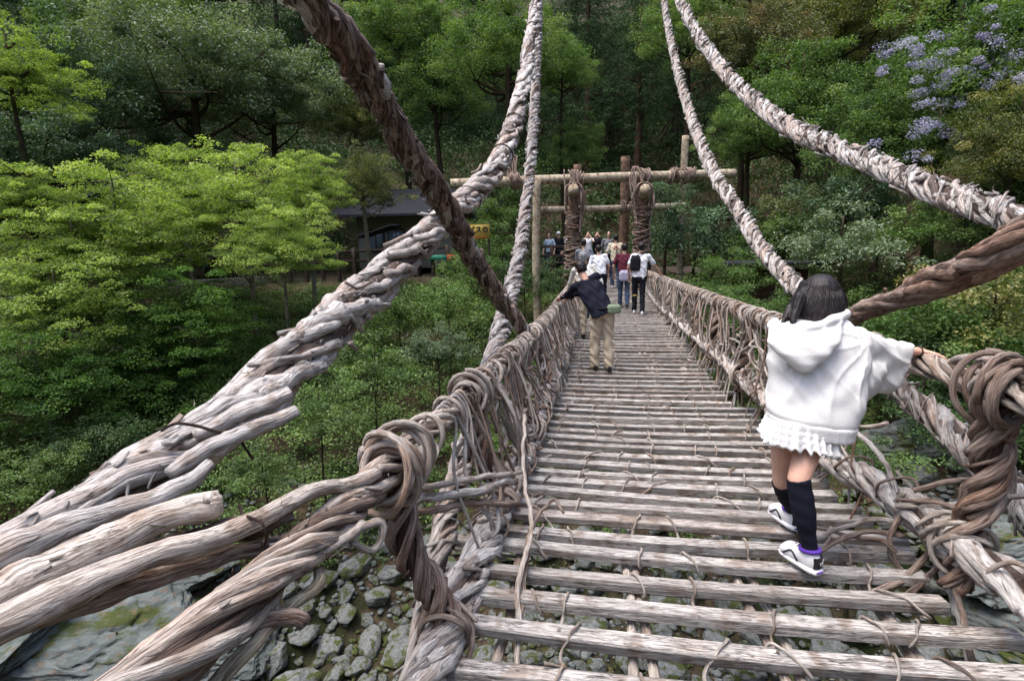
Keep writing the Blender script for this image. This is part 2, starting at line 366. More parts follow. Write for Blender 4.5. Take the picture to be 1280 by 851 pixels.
# ------------------------------------------------------------------ stones and slabs on the floor of the gorge
def rock_mesh(seed, sub=3, flat=(1, 1, 0.7), amp=0.16, facets=9):
    r = np.random.default_rng(seed); bpy_m = bpy.data.meshes.new('rock')
    import bmesh
    bm = bmesh.new(); bmesh.ops.create_icosphere(bm, subdivisions=sub, radius=1.0)
    cuts = [(r.normal(size=3), r.uniform(0.45, 0.80)) for _ in range(facets)]
    for v in bm.verts:
        p = np.array(v.co)
        for n, d in cuts:
            n = n / np.linalg.norm(n); k = p @ n - d
            if k > 0: p = p - n * k * 0.9
        p = p * (1 + amp * 0.35 * math.sin(p[0] * 7 + seed) * math.sin(p[1] * 6 + 1) + amp * 0.2 * math.sin(p[2] * 15 + p[0] * 9))
        v.co = Vector(p * np.array(flat))
    bm.to_mesh(bpy_m); bm.free()
    for f in bpy_m.polygons: f.use_smooth = True
    return bpy_m
stones = [rock_mesh(s, 4, (1, 0.8, 0.55), 0.10, 13) for s in range(12)]
for k_, m_ in enumerate(stones):
    from mathutils import noise as mn
    for v in m_.vertices: v.co += v.co.normalized() * (0.07 * mn.fractal(v.co * 2.5 + Vector((k_ * 5.0, 0, 0)), 0.9, 2.1, 5))
for m_ in stones: m_.materials.append(M['stone'])
cnt = 0; placed = []
for k in range(14000):
    if cnt >= 290: break
    px, py = (random.uniform(335, 640), random.uniform(672, 870)) if k % 2 else (random.uniform(600, 1215), random.uniform(560, 880))
    p = onG(px, py)
    if abs(p.x) > 9 or p.y > 10.8 or p.y < 0.5: continue
    s = random.uniform(0.26, 0.44) if cnt < 110 else random.uniform(0.15, 0.27) if cnt < 210 else random.uniform(0.10, 0.18)
    if any((p.x - a) ** 2 + (p.y - b) ** 2 < (0.66 * (s + c)) ** 2 for a, b, c in placed): continue
    placed.append((p.x, p.y, s)); cnt += 1
    o = bpy.data.objects.new('river_stone', random.choice(stones)); COL.objects.link(o)
    o.location = (p.x, p.y, gz(p.x, p.y) + s * 0.2); o.rotation_euler = (random.uniform(-.3, .3), random.uniform(-.3, .3), random.uniform(0, 6.28))
    o.scale = (s, s * random.uniform(0.8, 1.1), s * random.uniform(0.8, 1.2))
    tag(o, 'rounded grey mossy stone among many on the gorge floor below the bridge', 'stone', 'rounded stones on the gorge floor')
slabs = [((110, 815), (2.3, 1.3, 0.55), (0.25, 0.12, 0.5), 'big tilted grey slate slab in the bottom left corner below the handrail'),
         ((5, 790), (1.7, 1.2, 0.6), (0.2, -0.1, 0.9), 'grey slate slab at the left edge of the floor of the gorge'),
         ((265, 800), (1.2, 0.9, 0.40), (0.15, 0.25, 0.2), 'mossy grey slab between the big slab and the rounded stones'),
         ((190, 745), (1.3, 0.8, 0.4), (0.1, 0.2, 0.7), 'low mossy slab just under the thick bleached cable'),
         ((1240, 700), (1.5, 1.1, 0.5), (-0.2, -0.15, 0.4), 'wide greenish slab right of the bridge under the bare vines'),
         ((1260, 800), (1.1, 0.9, 0.45), (-0.1, -0.2, 1.2), 'greenish slab in the bottom right corner beyond the planks'),
         ((1150, 570), (1.2, 0.8, 0.6), (0.1, -0.3, 0.2), 'dark rock ledge in shade right of the girl under the handrail')]
SLAB = []
from mathutils import noise as mn
def rough_rock(me, sd):
    for v in me.vertices:
        p = v.co * 2.2 + Vector((sd * 7.1, 3.3, 0)); q = Vector((p.x, p.y, p.z * 3))
        a = mn.fractal(q, 1.0, 2.1, 5); b = abs(mn.noise(p * 1.7)); lay = math.floor((v.co.z + 0.35 * mn.noise(p)) * 7) / 7 - v.co.z
        v.co += v.co.normalized() * (a * 0.07 - 0.10 * max(0, 0.05 - b) / 0.05 + 0.02 * mn.noise(p * 9))
for k, ((px, py), s, rot, lab) in enumerate(slabs):
    p = onG(px, py); SLAB.append((p.x, p.y, max(s) * 0.95)); me = rock_mesh(40 + k, 6, (1, 1, 1), 0.06, 16); rough_rock(me, k); me.materials.append(M['rock'])
    o = bpy.data.objects.new('rock_slab', me); COL.objects.link(o); o.location = (p.x, p.y, gz(p.x, p.y) + 0.1); o.scale = s; o.rotation_euler = rot
    tag(o, lab, 'rock')

# gravel between the stones
r_ = np.random.default_rng(77); ng = 9000; gx_, gy_ = r_.uniform(-9, 7, ng), r_.uniform(0.6, 9.5, ng); gz_ = ground_h(gx_, gy_); gs = r_.uniform(0.02, 0.065, ng) * np.where(r_.uniform(size=ng) < 0.1, 1.6, 1)
ph = (1 + 5 ** .5) / 2; ico = np.array([(-1, ph, 0), (1, ph, 0), (-1, -ph, 0), (1, -ph, 0), (0, -1, ph), (0, 1, ph), (0, -1, -ph), (0, 1, -ph), (ph, 0, -1), (ph, 0, 1), (-ph, 0, -1), (-ph, 0, 1)]) / 1.9
icf = np.array([(0, 11, 5), (0, 5, 1), (0, 1, 7), (0, 7, 10), (0, 10, 11), (1, 5, 9), (5, 11, 4), (11, 10, 2), (10, 7, 6), (7, 1, 8), (3, 9, 4), (3, 4, 2), (3, 2, 6), (3, 6, 8), (3, 8, 9), (4, 9, 5), (2, 4, 11), (6, 2, 10), (8, 6, 7), (9, 8, 1)])
V = ico[None] * gs[:, None, None] * r_.uniform(0.6, 1.4, (ng, 1, 3)) * np.array([1, 1, .6]) + r_.normal(size=(ng, 12, 3)) * gs[:, None, None] * 0.12 + np.stack([gx_, gy_, gz_ + gs * .3], 1)[:, None, :]
F = icf[None] + (np.arange(ng) * 12)[:, None, None]
tag(link('gravel', mesh_np('gravel', V.reshape(-1, 3), F.reshape(-1, 3), True, r_.uniform(size=ng * 20)), M['stone']), 'grey gravel lying between the rounded stones', 'gravel', kind='stuff')

# ------------------------------------------------------------------ foliage
def leaves(C, N, D, size, r, aspect=0.55, fold=0.12):
    """rhombic leaves: centres C, normals N, directions D (all (n,3)), size (n,)"""
    D = D - N * (D * N).sum(1, keepdims=True); D /= np.linalg.norm(D, axis=1, keepdims=True) + 1e-9
    S = np.cross(N, D); s = size[:, None]
    V = np.stack([C - D * s * 0.5, C + S * s * aspect * 0.5 + N * s * fold, C + D * s * 0.5, C - S * s * aspect * 0.5 + N * s * fold], 1)
    n = len(C); return V.reshape(-1, 3), np.arange(4 * n).reshape(n, 4)
def clumps_to_leaves(cc, rc, per, size, r, flat=0.6, up=0.8, outward=None, aspect=0.55, droop=0.0):
    n = len(cc) * per; idx = np.repeat(np.arange(len(cc)), per)
    g = r.normal(size=(n, 3)); g /= np.linalg.norm(g, axis=1, keepdims=True) + 1e-9
    g *= (r.uniform(0, 1, (n, 1)) ** 0.45); off = g * rc[idx][:, None] * np.array([1, 1, flat])
    off[:, 2] -= droop * (off[:, 0] ** 2 + off[:, 1] ** 2) / (rc[idx] + 1e-6)
    C = cc[idx] + off
    Nn = r.normal(size=(n, 3)) * 0.55 + np.array([0, 0, up]) + g * 0.45
    Nn /= np.linalg.norm(Nn, axis=1, keepdims=True) + 1e-9
    D = r.normal(size=(n, 3)); s = size * r.uniform(0.65, 1.35, n)
    V, F = leaves(C, Nn, D, s, r, aspect)
    tone = np.clip(0.5 + 0.22 * r.normal(size=len(cc))[idx] + 0.16 * r.normal(size=n), 0.02, 0.98)
    return V, F, tone
def crown_centres(n, R3, r, shell=0.5, low=-0.6):
    P = r.normal(size=(n * 3, 3)); P /= np.linalg.norm(P, axis=1, keepdims=True)
    P = P[P[:, 2] > low][:n]; P *= (r.uniform(0, 1, (len(P), 1)) ** shell)
    lob = 1 + 0.22 * np.sin(P[:, 0] * 5 + r.uniform(0, 6)) * np.sin(P[:, 1] * 5 + r.uniform(0, 6)) + 0.15 * np.sin(P[:, 2] * 7 + r.uniform(0, 6))
    return P * lob[:, None] * np.array(R3)
def crown_mesh(seed, R3, n, per, size, rcf=0.2, flat=0.6, up=0.8, shell=0.45, low=-0.6, aspect=0.55, droop=0.0):
    r = np.random.default_rng(seed); cc = crown_centres(n, R3, r, shell, low)
    rc = r.uniform(0.6, 1.4, len(cc)) * rcf * (R3[0] * R3[1] * R3[2]) ** (1 / 3)
    V, F, t = clumps_to_leaves(cc, rc, per, size, r, flat, up, aspect=aspect, droop=droop)
    return mesh_np('crown', V, F, False, t), cc
def limb_mesh(seed, cc, base_z, r0, nl=12, kink=0.12, straight=False):
    """trunk from (0,0,base_z) up into a crown centred on the origin, with limbs out to its clumps"""
    r = np.random.default_rng(seed + 900); t = TM(); top = cc[:, 2].max() * 0.75; H = top - base_z
    z = np.linspace(base_z, top, 14); k = (z - base_z) / H
    amp = 0.0 if straight else kink
    P = np.stack([amp * H * 0.25 * np.sin(k * 3.1 + r.uniform(0, 6)) * k * (1 - k) * 2, amp * H * 0.25 * np.sin(k * 4 + r.uniform(0, 6)) * k * (1 - k) * 2, z], 1)
    t.tube(P, r0 * (1 - 0.72 * k) * (1 + 0.5 * np.exp(-k * 14)), 8, 0.5, 0.08, r=r)
    pick = cc[r.permutation(len(cc))[:nl]]
    for c in pick:
        zs = max(base_z + 0.35 * H, min(top * 0.9, c[2] - 0.35 * np.hypot(c[0], c[1]) - r.uniform(0, 0.8)))
        kk = (zs - base_z) / H; st = np.array([np.interp(zs, z, P[:, 0]), np.interp(zs, z, P[:, 1]), zs])
        mid = st * 0.5 + c * 0.5 + r.normal(size=3) * 0.12 * np.linalg.norm(c - st) + np.array([0, 0, -0.06]) * np.linalg.norm(c - st)
        Q = smooth_path([st, mid, c], 0.25); q = np.linspace(0, 1, len(Q))
        t.tube(Q, r0 * 0.42 * (1 - 0.85 * q) * (1 - 0.4 * kk), 5, 0.5, 0.1, r=r)
        for _ in range(2):
            i0 = int(len(Q) * r.uniform(0.4, 0.8)); e = Q[i0] + r.normal(size=3) * np.array([1, 1, 0.5]) * 0.3 * np.linalg.norm(c - st)
            Q2 = smooth_path([Q[i0], (Q[i0] + e) / 2 + r.normal(size=3) * 0.1, e], 0.25)
            t.tube(Q2, r0 * 0.14 * (1 - 0.8 * np.linspace(0, 1, len(Q2))), 4, 0.5, r=r)
    return t.mesh('trunk')
CR = {}
def kind(key, n_var, **a):
    CR[key] = [crown_mesh(hash_(key) + v, **a) for v in range(n_var)]
def hash_(s): return sum(ord(c) * (i + 3) for i, c in enumerate(s))
kind('ever', 2, R3=(3.2, 3.2, 2.7), n=220, per=165, size=0.105, rcf=0.18, flat=0.6)
kind('mid', 2, R3=(3.0, 3.0, 2.8), n=220, per=170, size=0.095, rcf=0.18, flat=0.6)
kind('grey', 2, R3=(3.4, 3.4, 2.4), n=250, per=165, size=0.10, rcf=0.16, flat=0.6)
kind('cedar', 2, R3=(2.1, 2.1, 5.5), n=240, per=90, size=0.15, rcf=0.17, flat=0.35, up=0.5, shell=0.5, low=-1.0, aspect=0.2, droop=0.35)
kind('bush', 3, R3=(1.1, 1.1, 0.8), n=60, per=110, size=0.06, rcf=0.26, flat=0.6, low=-0.3)
kind('maple', 2, R3=(3.1, 3.1, 2.1), n=260, per=130, size=0.075, rcf=0.17, flat=0.30, up=1.1, shell=0.6, low=-0.7, aspect=0.8, droop=0.30)
LIM = {}
def tree(name, px, py, d, key, mat, label, cat='tree', group=None, sc=1.0, bark='bark', r0=0.20, nl=14, var=None, zs=1.0, no_trunk=False):
    c = W(px, py, d); g = gz(c.x, c.y); var = random.randrange(len(CR[key])) if var is None else var
    me, cc = CR[key][var]
    base_z = g - 0.15 - c.z
    if base_z > -0.8 * sc: base_z = -0.8 * sc; c.z = g + 0.8 * sc
    root = thing(name, (c.x, c.y, c.z + base_z), label, cat, group)
    rot = random.uniform(0, 6.28)
    cr = bpy.data.objects.new('crown', me.copy() if False else me); COL.objects.link(cr); cr.parent = root
    cr.location = (0, 0, -base_z); cr.scale = (sc, sc, sc * zs); cr.rotation_euler = (0, 0, rot)
    if not me.materials: me.materials.append(None)
    cr.material_slots[0].link = 'OBJECT'; cr.material_slots[0].material = mat
    t = limb_mesh(hash_(label), cc * np.array([1, 1, zs]), base_z / sc, r0 / sc, nl, straight=(key == 'cedar')); t.materials.append(M[bark])
    tr = bpy.data.objects.new('trunk', t); COL.objects.link(tr); tr.parent = root; tr.location = (0, 0, -base_z); tr.scale = (sc, sc, sc); tr.rotation_euler = (0, 0, rot)
    return root

# dark cedars standing close together behind the timber gate and up the hill
G1 = 'dark cedars on the hillside'
CL = ['behind the left anchor post', 'behind the upper crossbeam, right of its middle', 'left of the gate behind the far suspension rope', 'in the darkest gap straight above the gate', 'between the tops of the two right-hand ropes', 'just left of the top of the bleached right cable', 'left of the far suspension rope near the top', 'behind the hut roof and the dark cable', 'at the top edge above the gate',
      'behind the upper half of the dark cable', 'beside the grey-green spreading tree, on its right', 'right of the end of the crossbeam', 'at the top edge left of the far suspension rope', 'at the top edge right of the dark cable', 'cut by the top edge above the gate', 'left of the top of the dark cable', 'behind the rusty-leaved tree']
for ci, (px, py, d, sc, k) in enumerate(((735, 60, 33, 1.15, 1), (800, 90, 31, 1.1, 0), (700, 130, 36, 1.2, 0), (765, 130, 37, 1.2, 1), (845, 130, 35, 1.2, 0), (880, 60, 38, 1.3, 1), (640, 120, 38, 1.3, 1), (560, 130, 40, 1.3, 0), (820, 10, 40, 1.4, 0),
                          (470, 90, 42, 1.4, 1), (395, 180, 40, 1.2, 0), (930, 160, 36, 1.2, 0), (600, 20, 44, 1.6, 1), (500, 10, 48, 1.7, 0), (720, -40, 44, 1.7, 0), (380, 60, 46, 1.6, 1), (1010, 60, 38, 1.5, 0))):
    tree('cedar_tree', px, py, d, 'cedar', M['cedar'], 'dark straight cedar ' + CL[ci], 'tree', G1, sc, 'bark_red', 0.26, 16, k)
G2 = 'evergreen trees high on the hillside'
EL = ['near the left corner', 'above the spreading grey-green tree', 'above the pale twiggy tree', 'cut by the top edge left of the spreading tree', 'between the dark cable and the far rope', 'above the top of the dark cable', 'above the rusty-leaved tree', 'left of the wisteria', 'behind the wisteria in the right corner', 'cut by the left edge at the very top', 'above the middle of the bleached right cable', 'above the wisteria',
      'high above the gate', 'beyond the left edge behind the yellow-green tree', 'beyond the right edge beside the wisteria', 'beyond the right edge above the dark cable']
for ci, (px, py, d, sc) in enumerate(((60, -30, 34, 1.7), (250, -60, 36, 1.8), (430, -60, 38, 1.8), (130, -120, 44, 2.2), (600, -90, 40, 1.9), (330, -130, 46, 2.2), (950, -60, 36, 1.8), (1100, -50, 30, 1.7), (1250, -60, 24, 1.6), (-60, -20, 28, 1.6), (1020, -130, 40, 2.1), (1190, -140, 36, 2.1), (800, -110, 46, 2.1), (-120, 120, 24, 1.4), (1380, 60, 20, 1.4), (1400, 250, 15, 1.2))):
    tree('evergreen_tree', px, py, d, 'ever', M['ever'], 'dark broadleaf evergreen ' + EL[ci], 'tree', G2, sc, 'bark', 0.25, 10)
# the trees one can tell apart
T = [
 # name, px, py, depth, kind, mat, scale, bark, r0, label
 ('spreading_tree', 235, 95, 22, 'grey', 'grey', 1.35, 'bark', 0.30, 'large grey-green tree with dark curving limbs above the bright maple'),
 ('evergreen_tree', 80, 120, 20, 'grey', 'ever', 1.15, 'bark', 0.22, 'blue-green leafy tree at the left behind the yellow-green crown'),
 ('evergreen_tree', 340, 120, 25, 'grey', 'grey', 1.1, 'bark', 0.22, 'pale greyish tree with bare twigs left of the dark hanging cable'),
 ('evergreen_tree', 40, 200, 18, 'grey', 'ever', 0.9, 'bark', 0.2, 'bluish evergreen right above the little hut roof at the left'),
 ('evergreen_tree', 170, 20, 28, 'ever', 'mid', 1.3, 'bark', 0.25, 'mid-green tree in the upper left between darker crowns'),
 ('yellow_green_tree', 15, 90, 14, 'maple', 'maple', 0.62, 'bark', 0.12, 'yellow-green leafy tree cut by the left edge near the top'),
 ('broadleaf_tree', 445, 150, 26, 'mid', 'olive', 0.62, 'bark', 0.16, 'yellowish olive tree seen just left of the dark hanging cable'),
 ('broadleaf_tree', 455, 235, 19, 'mid', 'olive', 0.48, 'bark_pale', 0.12, 'olive-green tree with small leaves left of the hut roof'),
 ('broadleaf_tree', 545, 110, 27, 'mid', 'mid', 1.0, 'bark', 0.22, 'mid-green tree between the dark cable and the far suspension rope'),
 ('broadleaf_tree', 640, 60, 23, 'mid', 'mid', 1.0, 'bark', 0.30, 'tree with a thick dark forked trunk behind the far suspension rope'),
 ('broadleaf_tree', 500, 40, 27, 'grey', 'mid', 1.0, 'bark', 0.22, 'tree with a long crooked dark limb beside the top of the dark cable'),
 ('broadleaf_tree', 720, 190, 26, 'mid', 'mid', 0.55, 'bark', 0.12, 'small green tree right behind the upper crossbeam of the gate'),
 ('broadleaf_tree', 705, 90, 25, 'mid', 'mid', 0.55, 'bark', 0.14, 'leafy green branch crown just right of the far suspension rope'),
 ('broadleaf_tree', 935, 60, 24, 'mid', 'rusty', 0.95, 'bark', 0.20, 'tree with reddish new leaves behind the bleached right cable'),
 ('broadleaf_tree', 1000, 140, 21, 'mid', 'mid', 0.95, 'bark', 0.20, 'green tree above the middle of the bleached right cable'),
 ('broadleaf_tree', 1050, 30, 24, 'mid', 'olive', 1.0, 'bark', 0.22, 'olive green tree at the top right beside the wisteria'),
 ('broadleaf_tree', 940, 170, 22, 'mid', 'mid', 0.7, 'bark', 0.18, 'green tree just right of the far end of the crossbeam'),
 ('broadleaf_tree', 860, 40, 26, 'ever', 'mid', 0.8, 'bark', 0.22, 'tree between the two right-hand suspension ropes near the top'),
 ('wisteria_tree', 1190, 110, 15, 'mid', 'mid', 0.95, 'bark', 0.16, 'tree hung with purple wisteria blossom in the upper right corner'),
 ('broadleaf_tree', 1110, 180, 15, 'mid', 'mid', 0.62, 'bark', 0.12, 'green tree left of the wisteria just above the bleached right cable'),
 ('broadleaf_tree', 1270, 190, 12, 'mid', 'olive', 0.55, 'bark', 0.10, 'olive tree at the right edge above the end of the bleached cable'),
 ('evergreen_bush', 868, 300, 18, 'bush', 'ever', 1.65, 'bark', 0.07, 'dark blue-green bush right of the two bound anchor posts'),
 ('evergreen_bush', 835, 250, 18.5, 'bush', 'ever', 0.95, 'bark', 0.06, 'small blue-green bush under the right end of the crossbeam'),
 ('rusty_bush', 985, 270, 17, 'bush', 'rusty', 1.15, 'bark', 0.06, 'bush with rusty new leaves right of the thin right-hand rope'),
 ('leafy_bush', 1060, 265, 15.5, 'bush', 'ever', 1.5, 'bark', 0.06, 'glossy dark bush below the middle of the bleached right cable'),
 ('leafy_bush', 1050, 320, 12.5, 'bush', 'grey', 1.35, 'bark', 0.06, 'pale speckled bush just behind the head of the girl in white'),
 ('leafy_bush', 1130, 300, 13.5, 'bush', 'mid', 1.2, 'bark', 0.06, 'mid-green bush framed by the fork of the two right cables'),
 ('leafy_bush', 1000, 300, 16.5, 'bush', 'mid', 1.2, 'bark', 0.06, 'green bush between the thin rope and the head of the girl'),
 ('leafy_bush', 950, 320, 17.5, 'bush', 'mid', 1.2, 'bark', 0.06, 'green bush just left of the thin right-hand rope'),
 ('leafy_bush', 1180, 420, 9.5, 'bush', 'mid', 1.2, 'bark', 0.05, 'bush behind the outstretched hand of the girl'),
 ('leafy_bush', 1240, 395, 9.0, 'bush', 'olive', 1.15, 'bark', 0.05, 'yellowish bush at the right edge below the dark cable'),
 ('leafy_bush', 1110, 430, 10.5, 'bush', 'mid', 1.2, 'bark', 0.05, 'green bush right of the shoulder of the girl in white'),
 ('leafy_bush', 1290, 470, 8.2, 'bush', 'mid', 1.0, 'bark', 0.05, 'bush cut by the right edge behind the knotted handrail'),
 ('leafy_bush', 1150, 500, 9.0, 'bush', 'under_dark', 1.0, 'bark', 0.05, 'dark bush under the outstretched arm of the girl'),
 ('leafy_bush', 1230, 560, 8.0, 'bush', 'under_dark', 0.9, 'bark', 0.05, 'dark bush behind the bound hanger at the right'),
 ('leafy_bush', 915, 350, 14.5, 'bush', 'mid', 1.0, 'bark', 0.05, 'green bush above the bend of the right handrail'),
 ('leafy_bush', 905, 385, 12.5, 'bush', 'mid', 0.8, 'bark', 0.05, 'small green bush right behind the right handrail vines'),
 ('leafy_bush', 960, 400, 11.0, 'bush', 'mid', 0.8, 'bark', 0.05, 'small bush left of the girl seen through the handrail'),
 ('leafy_bush', 1080, 590, 7.2, 'bush', 'under', 0.6, 'bark', 0.04, 'fresh green shrub low beside the skirt of the girl'),
 ('leafy_bush', 620, 275, 21, 'bush', 'mid', 1.3, 'bark', 0.05, 'climbing green bush around the yellow sign board'),
 ('leafy_bush', 610, 320, 20, 'bush', 'under', 1.3, 'bark', 0.05, 'bright green bush under the yellow sign board'),
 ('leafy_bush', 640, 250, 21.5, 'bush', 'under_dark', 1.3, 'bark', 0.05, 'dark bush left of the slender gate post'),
 ('maple_tree', 300, 255, 14.5, 'maple', 'maple', 0.78, 'bark_pale', 0.09, 'bright yellow-green maple with layered sprays in front of the road'),
 ('maple_tree', 150, 290, 13.0, 'maple', 'maple', 0.80, 'bark_pale', 0.09, 'bright maple left of centre hiding the road wall'),
 ('maple_tree', 380, 235, 16.5, 'maple', 'maple', 0.52, 'bark_pale', 0.08, 'smaller pale maple crown beside the olive tree'),
 ('maple_tree', 225, 235, 16.5, 'maple', 'maple', 0.72, 'bark_pale', 0.08, 'bright maple crown rising highest in the middle of the maple group'),
 ('maple_tree', 350, 310, 13.0, 'maple', 'maple', 0.50, 'bark_pale', 0.06, 'slender open maple in front of the wooden fence'),
 ('maple_tree', 95, 320, 11.8, 'maple', 'maple', 0.52, 'bark_pale', 0.07, 'bright maple spray low in front of the hut'),
 ('leafy_bush', 330, 600, 8.8, 'bush', 'under', 0.62, 'bark', 0.03, 'fresh green shrub between the big cable and the left handrail, lowest of them'),
 ('leafy_bush', 400, 520, 9.6, 'bush', 'under', 0.80, 'bark', 0.03, 'fresh green shrub right under the middle of the big bleached cable'),
 ('leafy_bush', 470, 470, 11.0, 'bush', 'under', 0.95, 'bark', 0.03, 'fresh green shrub on the slope left of the pale hanging rope'),
 ('leafy_bush', 545, 440, 12.5, 'bush', 'grey', 0.75, 'bark', 0.03, 'greyish shrub with bare twigs left of the pale hanging rope'),
 ('leafy_bush', 560, 390, 14.5, 'bush', 'mid', 1.15, 'bark', 0.03, 'mid-green shrub in the gap between the dark cable and the big cable'),
 ('leafy_bush', 500, 400, 15.0, 'bush', 'under', 1.2, 'bark', 0.03, 'green shrub just right of the middle of the big cable'),
 ('leafy_bush', 590, 350, 17.5, 'bush', 'mid', 1.1, 'bark', 0.03, 'green shrub below the bench left of the pale rope'),
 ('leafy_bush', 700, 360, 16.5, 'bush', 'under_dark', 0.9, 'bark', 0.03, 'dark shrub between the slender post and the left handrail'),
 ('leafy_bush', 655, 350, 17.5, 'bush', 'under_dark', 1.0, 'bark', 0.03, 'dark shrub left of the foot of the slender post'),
 ('leafy_bush', 60, 590, 8.8, 'bush', 'under', 0.6, 'bark', 0.03, 'low green shrub on the slope at the left edge'),
 ('leafy_bush', 130, 560, 9.6, 'bush', 'under_dark', 0.7, 'bark', 0.03, 'dark shrub on the slope left of the big cable'),
 ('maple_tree', 35, 250, 12.0, 'maple', 'maple', 0.46, 'bark', 0.10, 'bright maple crown at the left edge below the bluish evergreen'),
 ('maple_tree', 75, 385, 11.0, 'maple', 'maple', 0.62, 'bark_pale', 0.07, 'light green maple low at the left edge under the road wall'),
 ('maple_tree', 190, 470, 12.0, 'maple', 'maple_deep', 0.60, 'bark_pale', 0.06, 'deeper green maple with flat sprays low on the slope'),
 ('maple_tree', 50, 480, 10.0, 'maple', 'maple_deep', 0.55, 'bark_pale', 0.06, 'deep green maple at the left edge above the mossy slope'),
 ('maple_tree', 230, 400, 12.5, 'maple', 'maple_deep', 0.62, 'bark_pale', 0.06, 'deep green maple in the middle of the left slope'),
]
for (nm, px, py, d, key, mt, sc, bk, r0, lab) in T:
    root = tree(nm, px, py, d, key, M[mt], lab, 'bush' if 'bush' in nm else 'tree', None, sc, bk, r0, 10 if 'bush' in nm else 18)
    if nm == 'wisteria_tree':
        r = np.random.default_rng(5); cc = []
        for (bx, by, k, s) in ((1150, 75, 9, 0.5), (1235, 60, 12, 0.6), (1200, 95, 10, 0.6), (1160, 160, 8, 0.5), (1110, 60, 7, 0.4), (1240, 105, 8, 0.5), (1130, 190, 5, 0.5), (1180, 130, 6, 0.5), (1265, 150, 5, 0.3), (1225, 20, 6, 0.5)):
            p = W(bx, by, 13.0)
            cc += [(p.x + r.normal() * s, p.y + r.normal() * s, p.z + r.normal() * 0.22) for _ in range(k)]
        cc = np.array(cc); V, F, t = clumps_to_leaves(cc, r.uniform(0.10, 0.30, len(cc)), 110, 0.045, r, 0.7, 0.2, aspect=0.8)
        link('blossom', mesh_np('blossom', V, F, False, t), M['wisteria'], root)

# ground cover that nobody could count
def scatter_ground(n, rr, th, seed, zmax=99, keep=None):
    r = np.random.default_rng(seed); rad = np.sqrt(r.uniform(rr[0] ** 2, rr[1] ** 2, n)); a = np.radians(r.uniform(th[0], th[1], n))
    x = rad * np.sin(a); y = 1.5 + rad * np.cos(a); return x, y, r
x, y, r = scatter_ground(10500, (6.8, 22), (-88, 48), 11)
dens = vnoise(x * 2.2, y * 2.2, 9); k = dens + np.clip(np.hypot(x, y - 1.5) - 7.5, -1, 1.2) > -0.15; k &= ~((np.abs(x) < 1.9) & (y > 13)); x, y = x[k], y[k]
for a_, b_, c_ in SLAB + placed:
    k = (x - a_) ** 2 + (y - b_) ** 2 > (c_ * (1.0 if c_ > 0.5 else 0.85)) ** 2; x, y = x[k], y[k]
pl = np.degrees(np.arctan2(x, y - 1.5)); rr_ = np.hypot(x, y - 1.5); k = ~((rr_ > 19.8) & (pl < 30)); x, y = x[k], y[k]
cc = np.stack([x, y, ground_h(x, y) + 0.18], 1)
cc[:, 2] += r.uniform(0, 0.45, len(cc)) * (vnoise(x * 5, y * 5, 19) > 0)
V, F, t = clumps_to_leaves(cc, r.uniform(0.18, 0.42, len(cc)), 56, 0.065, r, 0.6, 0.9, aspect=0.6)
tag(link('undergrowth', mesh_np('undergrowth', V, F, False, t), M['under']), 'fresh green undergrowth covering the slope below the bridge and the road', 'undergrowth', kind='stuff')
x, y, r = scatter_ground(8500, (26, 72), (-78, 45), 12)
cc = np.stack([x, y, ground_h(x, y) + 0.7], 1)
V, F, t = clumps_to_leaves(cc, r.uniform(0.7, 1.7, len(cc)), 62, 0.19, r, 0.7, 0.7)
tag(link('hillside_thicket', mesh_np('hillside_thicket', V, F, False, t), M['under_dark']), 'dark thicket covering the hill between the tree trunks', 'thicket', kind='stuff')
x, y, r = scatter_ground(1500, (15, 28), (32, 85), 13)
cc = np.stack([x, y, ground_h(x, y) + 0.4], 1)
V, F, t = clumps_to_leaves(cc, r.uniform(0.4, 0.9, len(cc)), 90, 0.11, r, 0.7, 0.8)
tag(link('bank_thicket', mesh_np('bank_thicket', V, F, False, t), M['mid']), 'leafy thicket on the steep bank at the right of the bridge', 'thicket', kind='stuff')

# ------------------------------------------------------------------ boxes and small helpers
def box_tm(tm, c, s, rot=None, bev=0.0, rnd=0.5):
    """a box with chamfered long edges, run along its first size; rot = 3x3"""
    c = np.array(c, float); Rm = np.eye(3) if rot is None else np.array(rot)
    b = min(s[1], s[2]) * (bev if bev else 0.06)
    h, k = s[1] / 2, s[2] / 2
    pr = [(h - b, -k), (h, -k + b), (h, k - b), (h - b, k), (-h + b, k), (-h, k - b), (-h, -k + b), (-h + b, -k)]
    n = max(2, int(s[0] / 0.3)); t = np.linspace(-s[0] / 2, s[0] / 2, n)
    P = c + t[:, None] * Rm[:, 0][None, :]
    tm.tube(P, 1.0, prof=pr, fixed=(Rm[:, 1], Rm[:, 2]), rnd=rnd)
def bar(tm, a, b, wd, ht, rnd=0.5):
    a, b = np.array(a, float), np.array(b, float); x = b - a; L = np.linalg.norm(x); x /= L
    z = np.array([0, 0, 1.0]) if abs(x[2]) < 0.9 else np.array([0, 1.0, 0]); y = np.cross(z, x); y /= np.linalg.norm(y); z = np.cross(x, y)
    box_tm(tm, (a + b) / 2, (L, wd, ht), np.stack([x, y, z], 1), rnd=rnd)

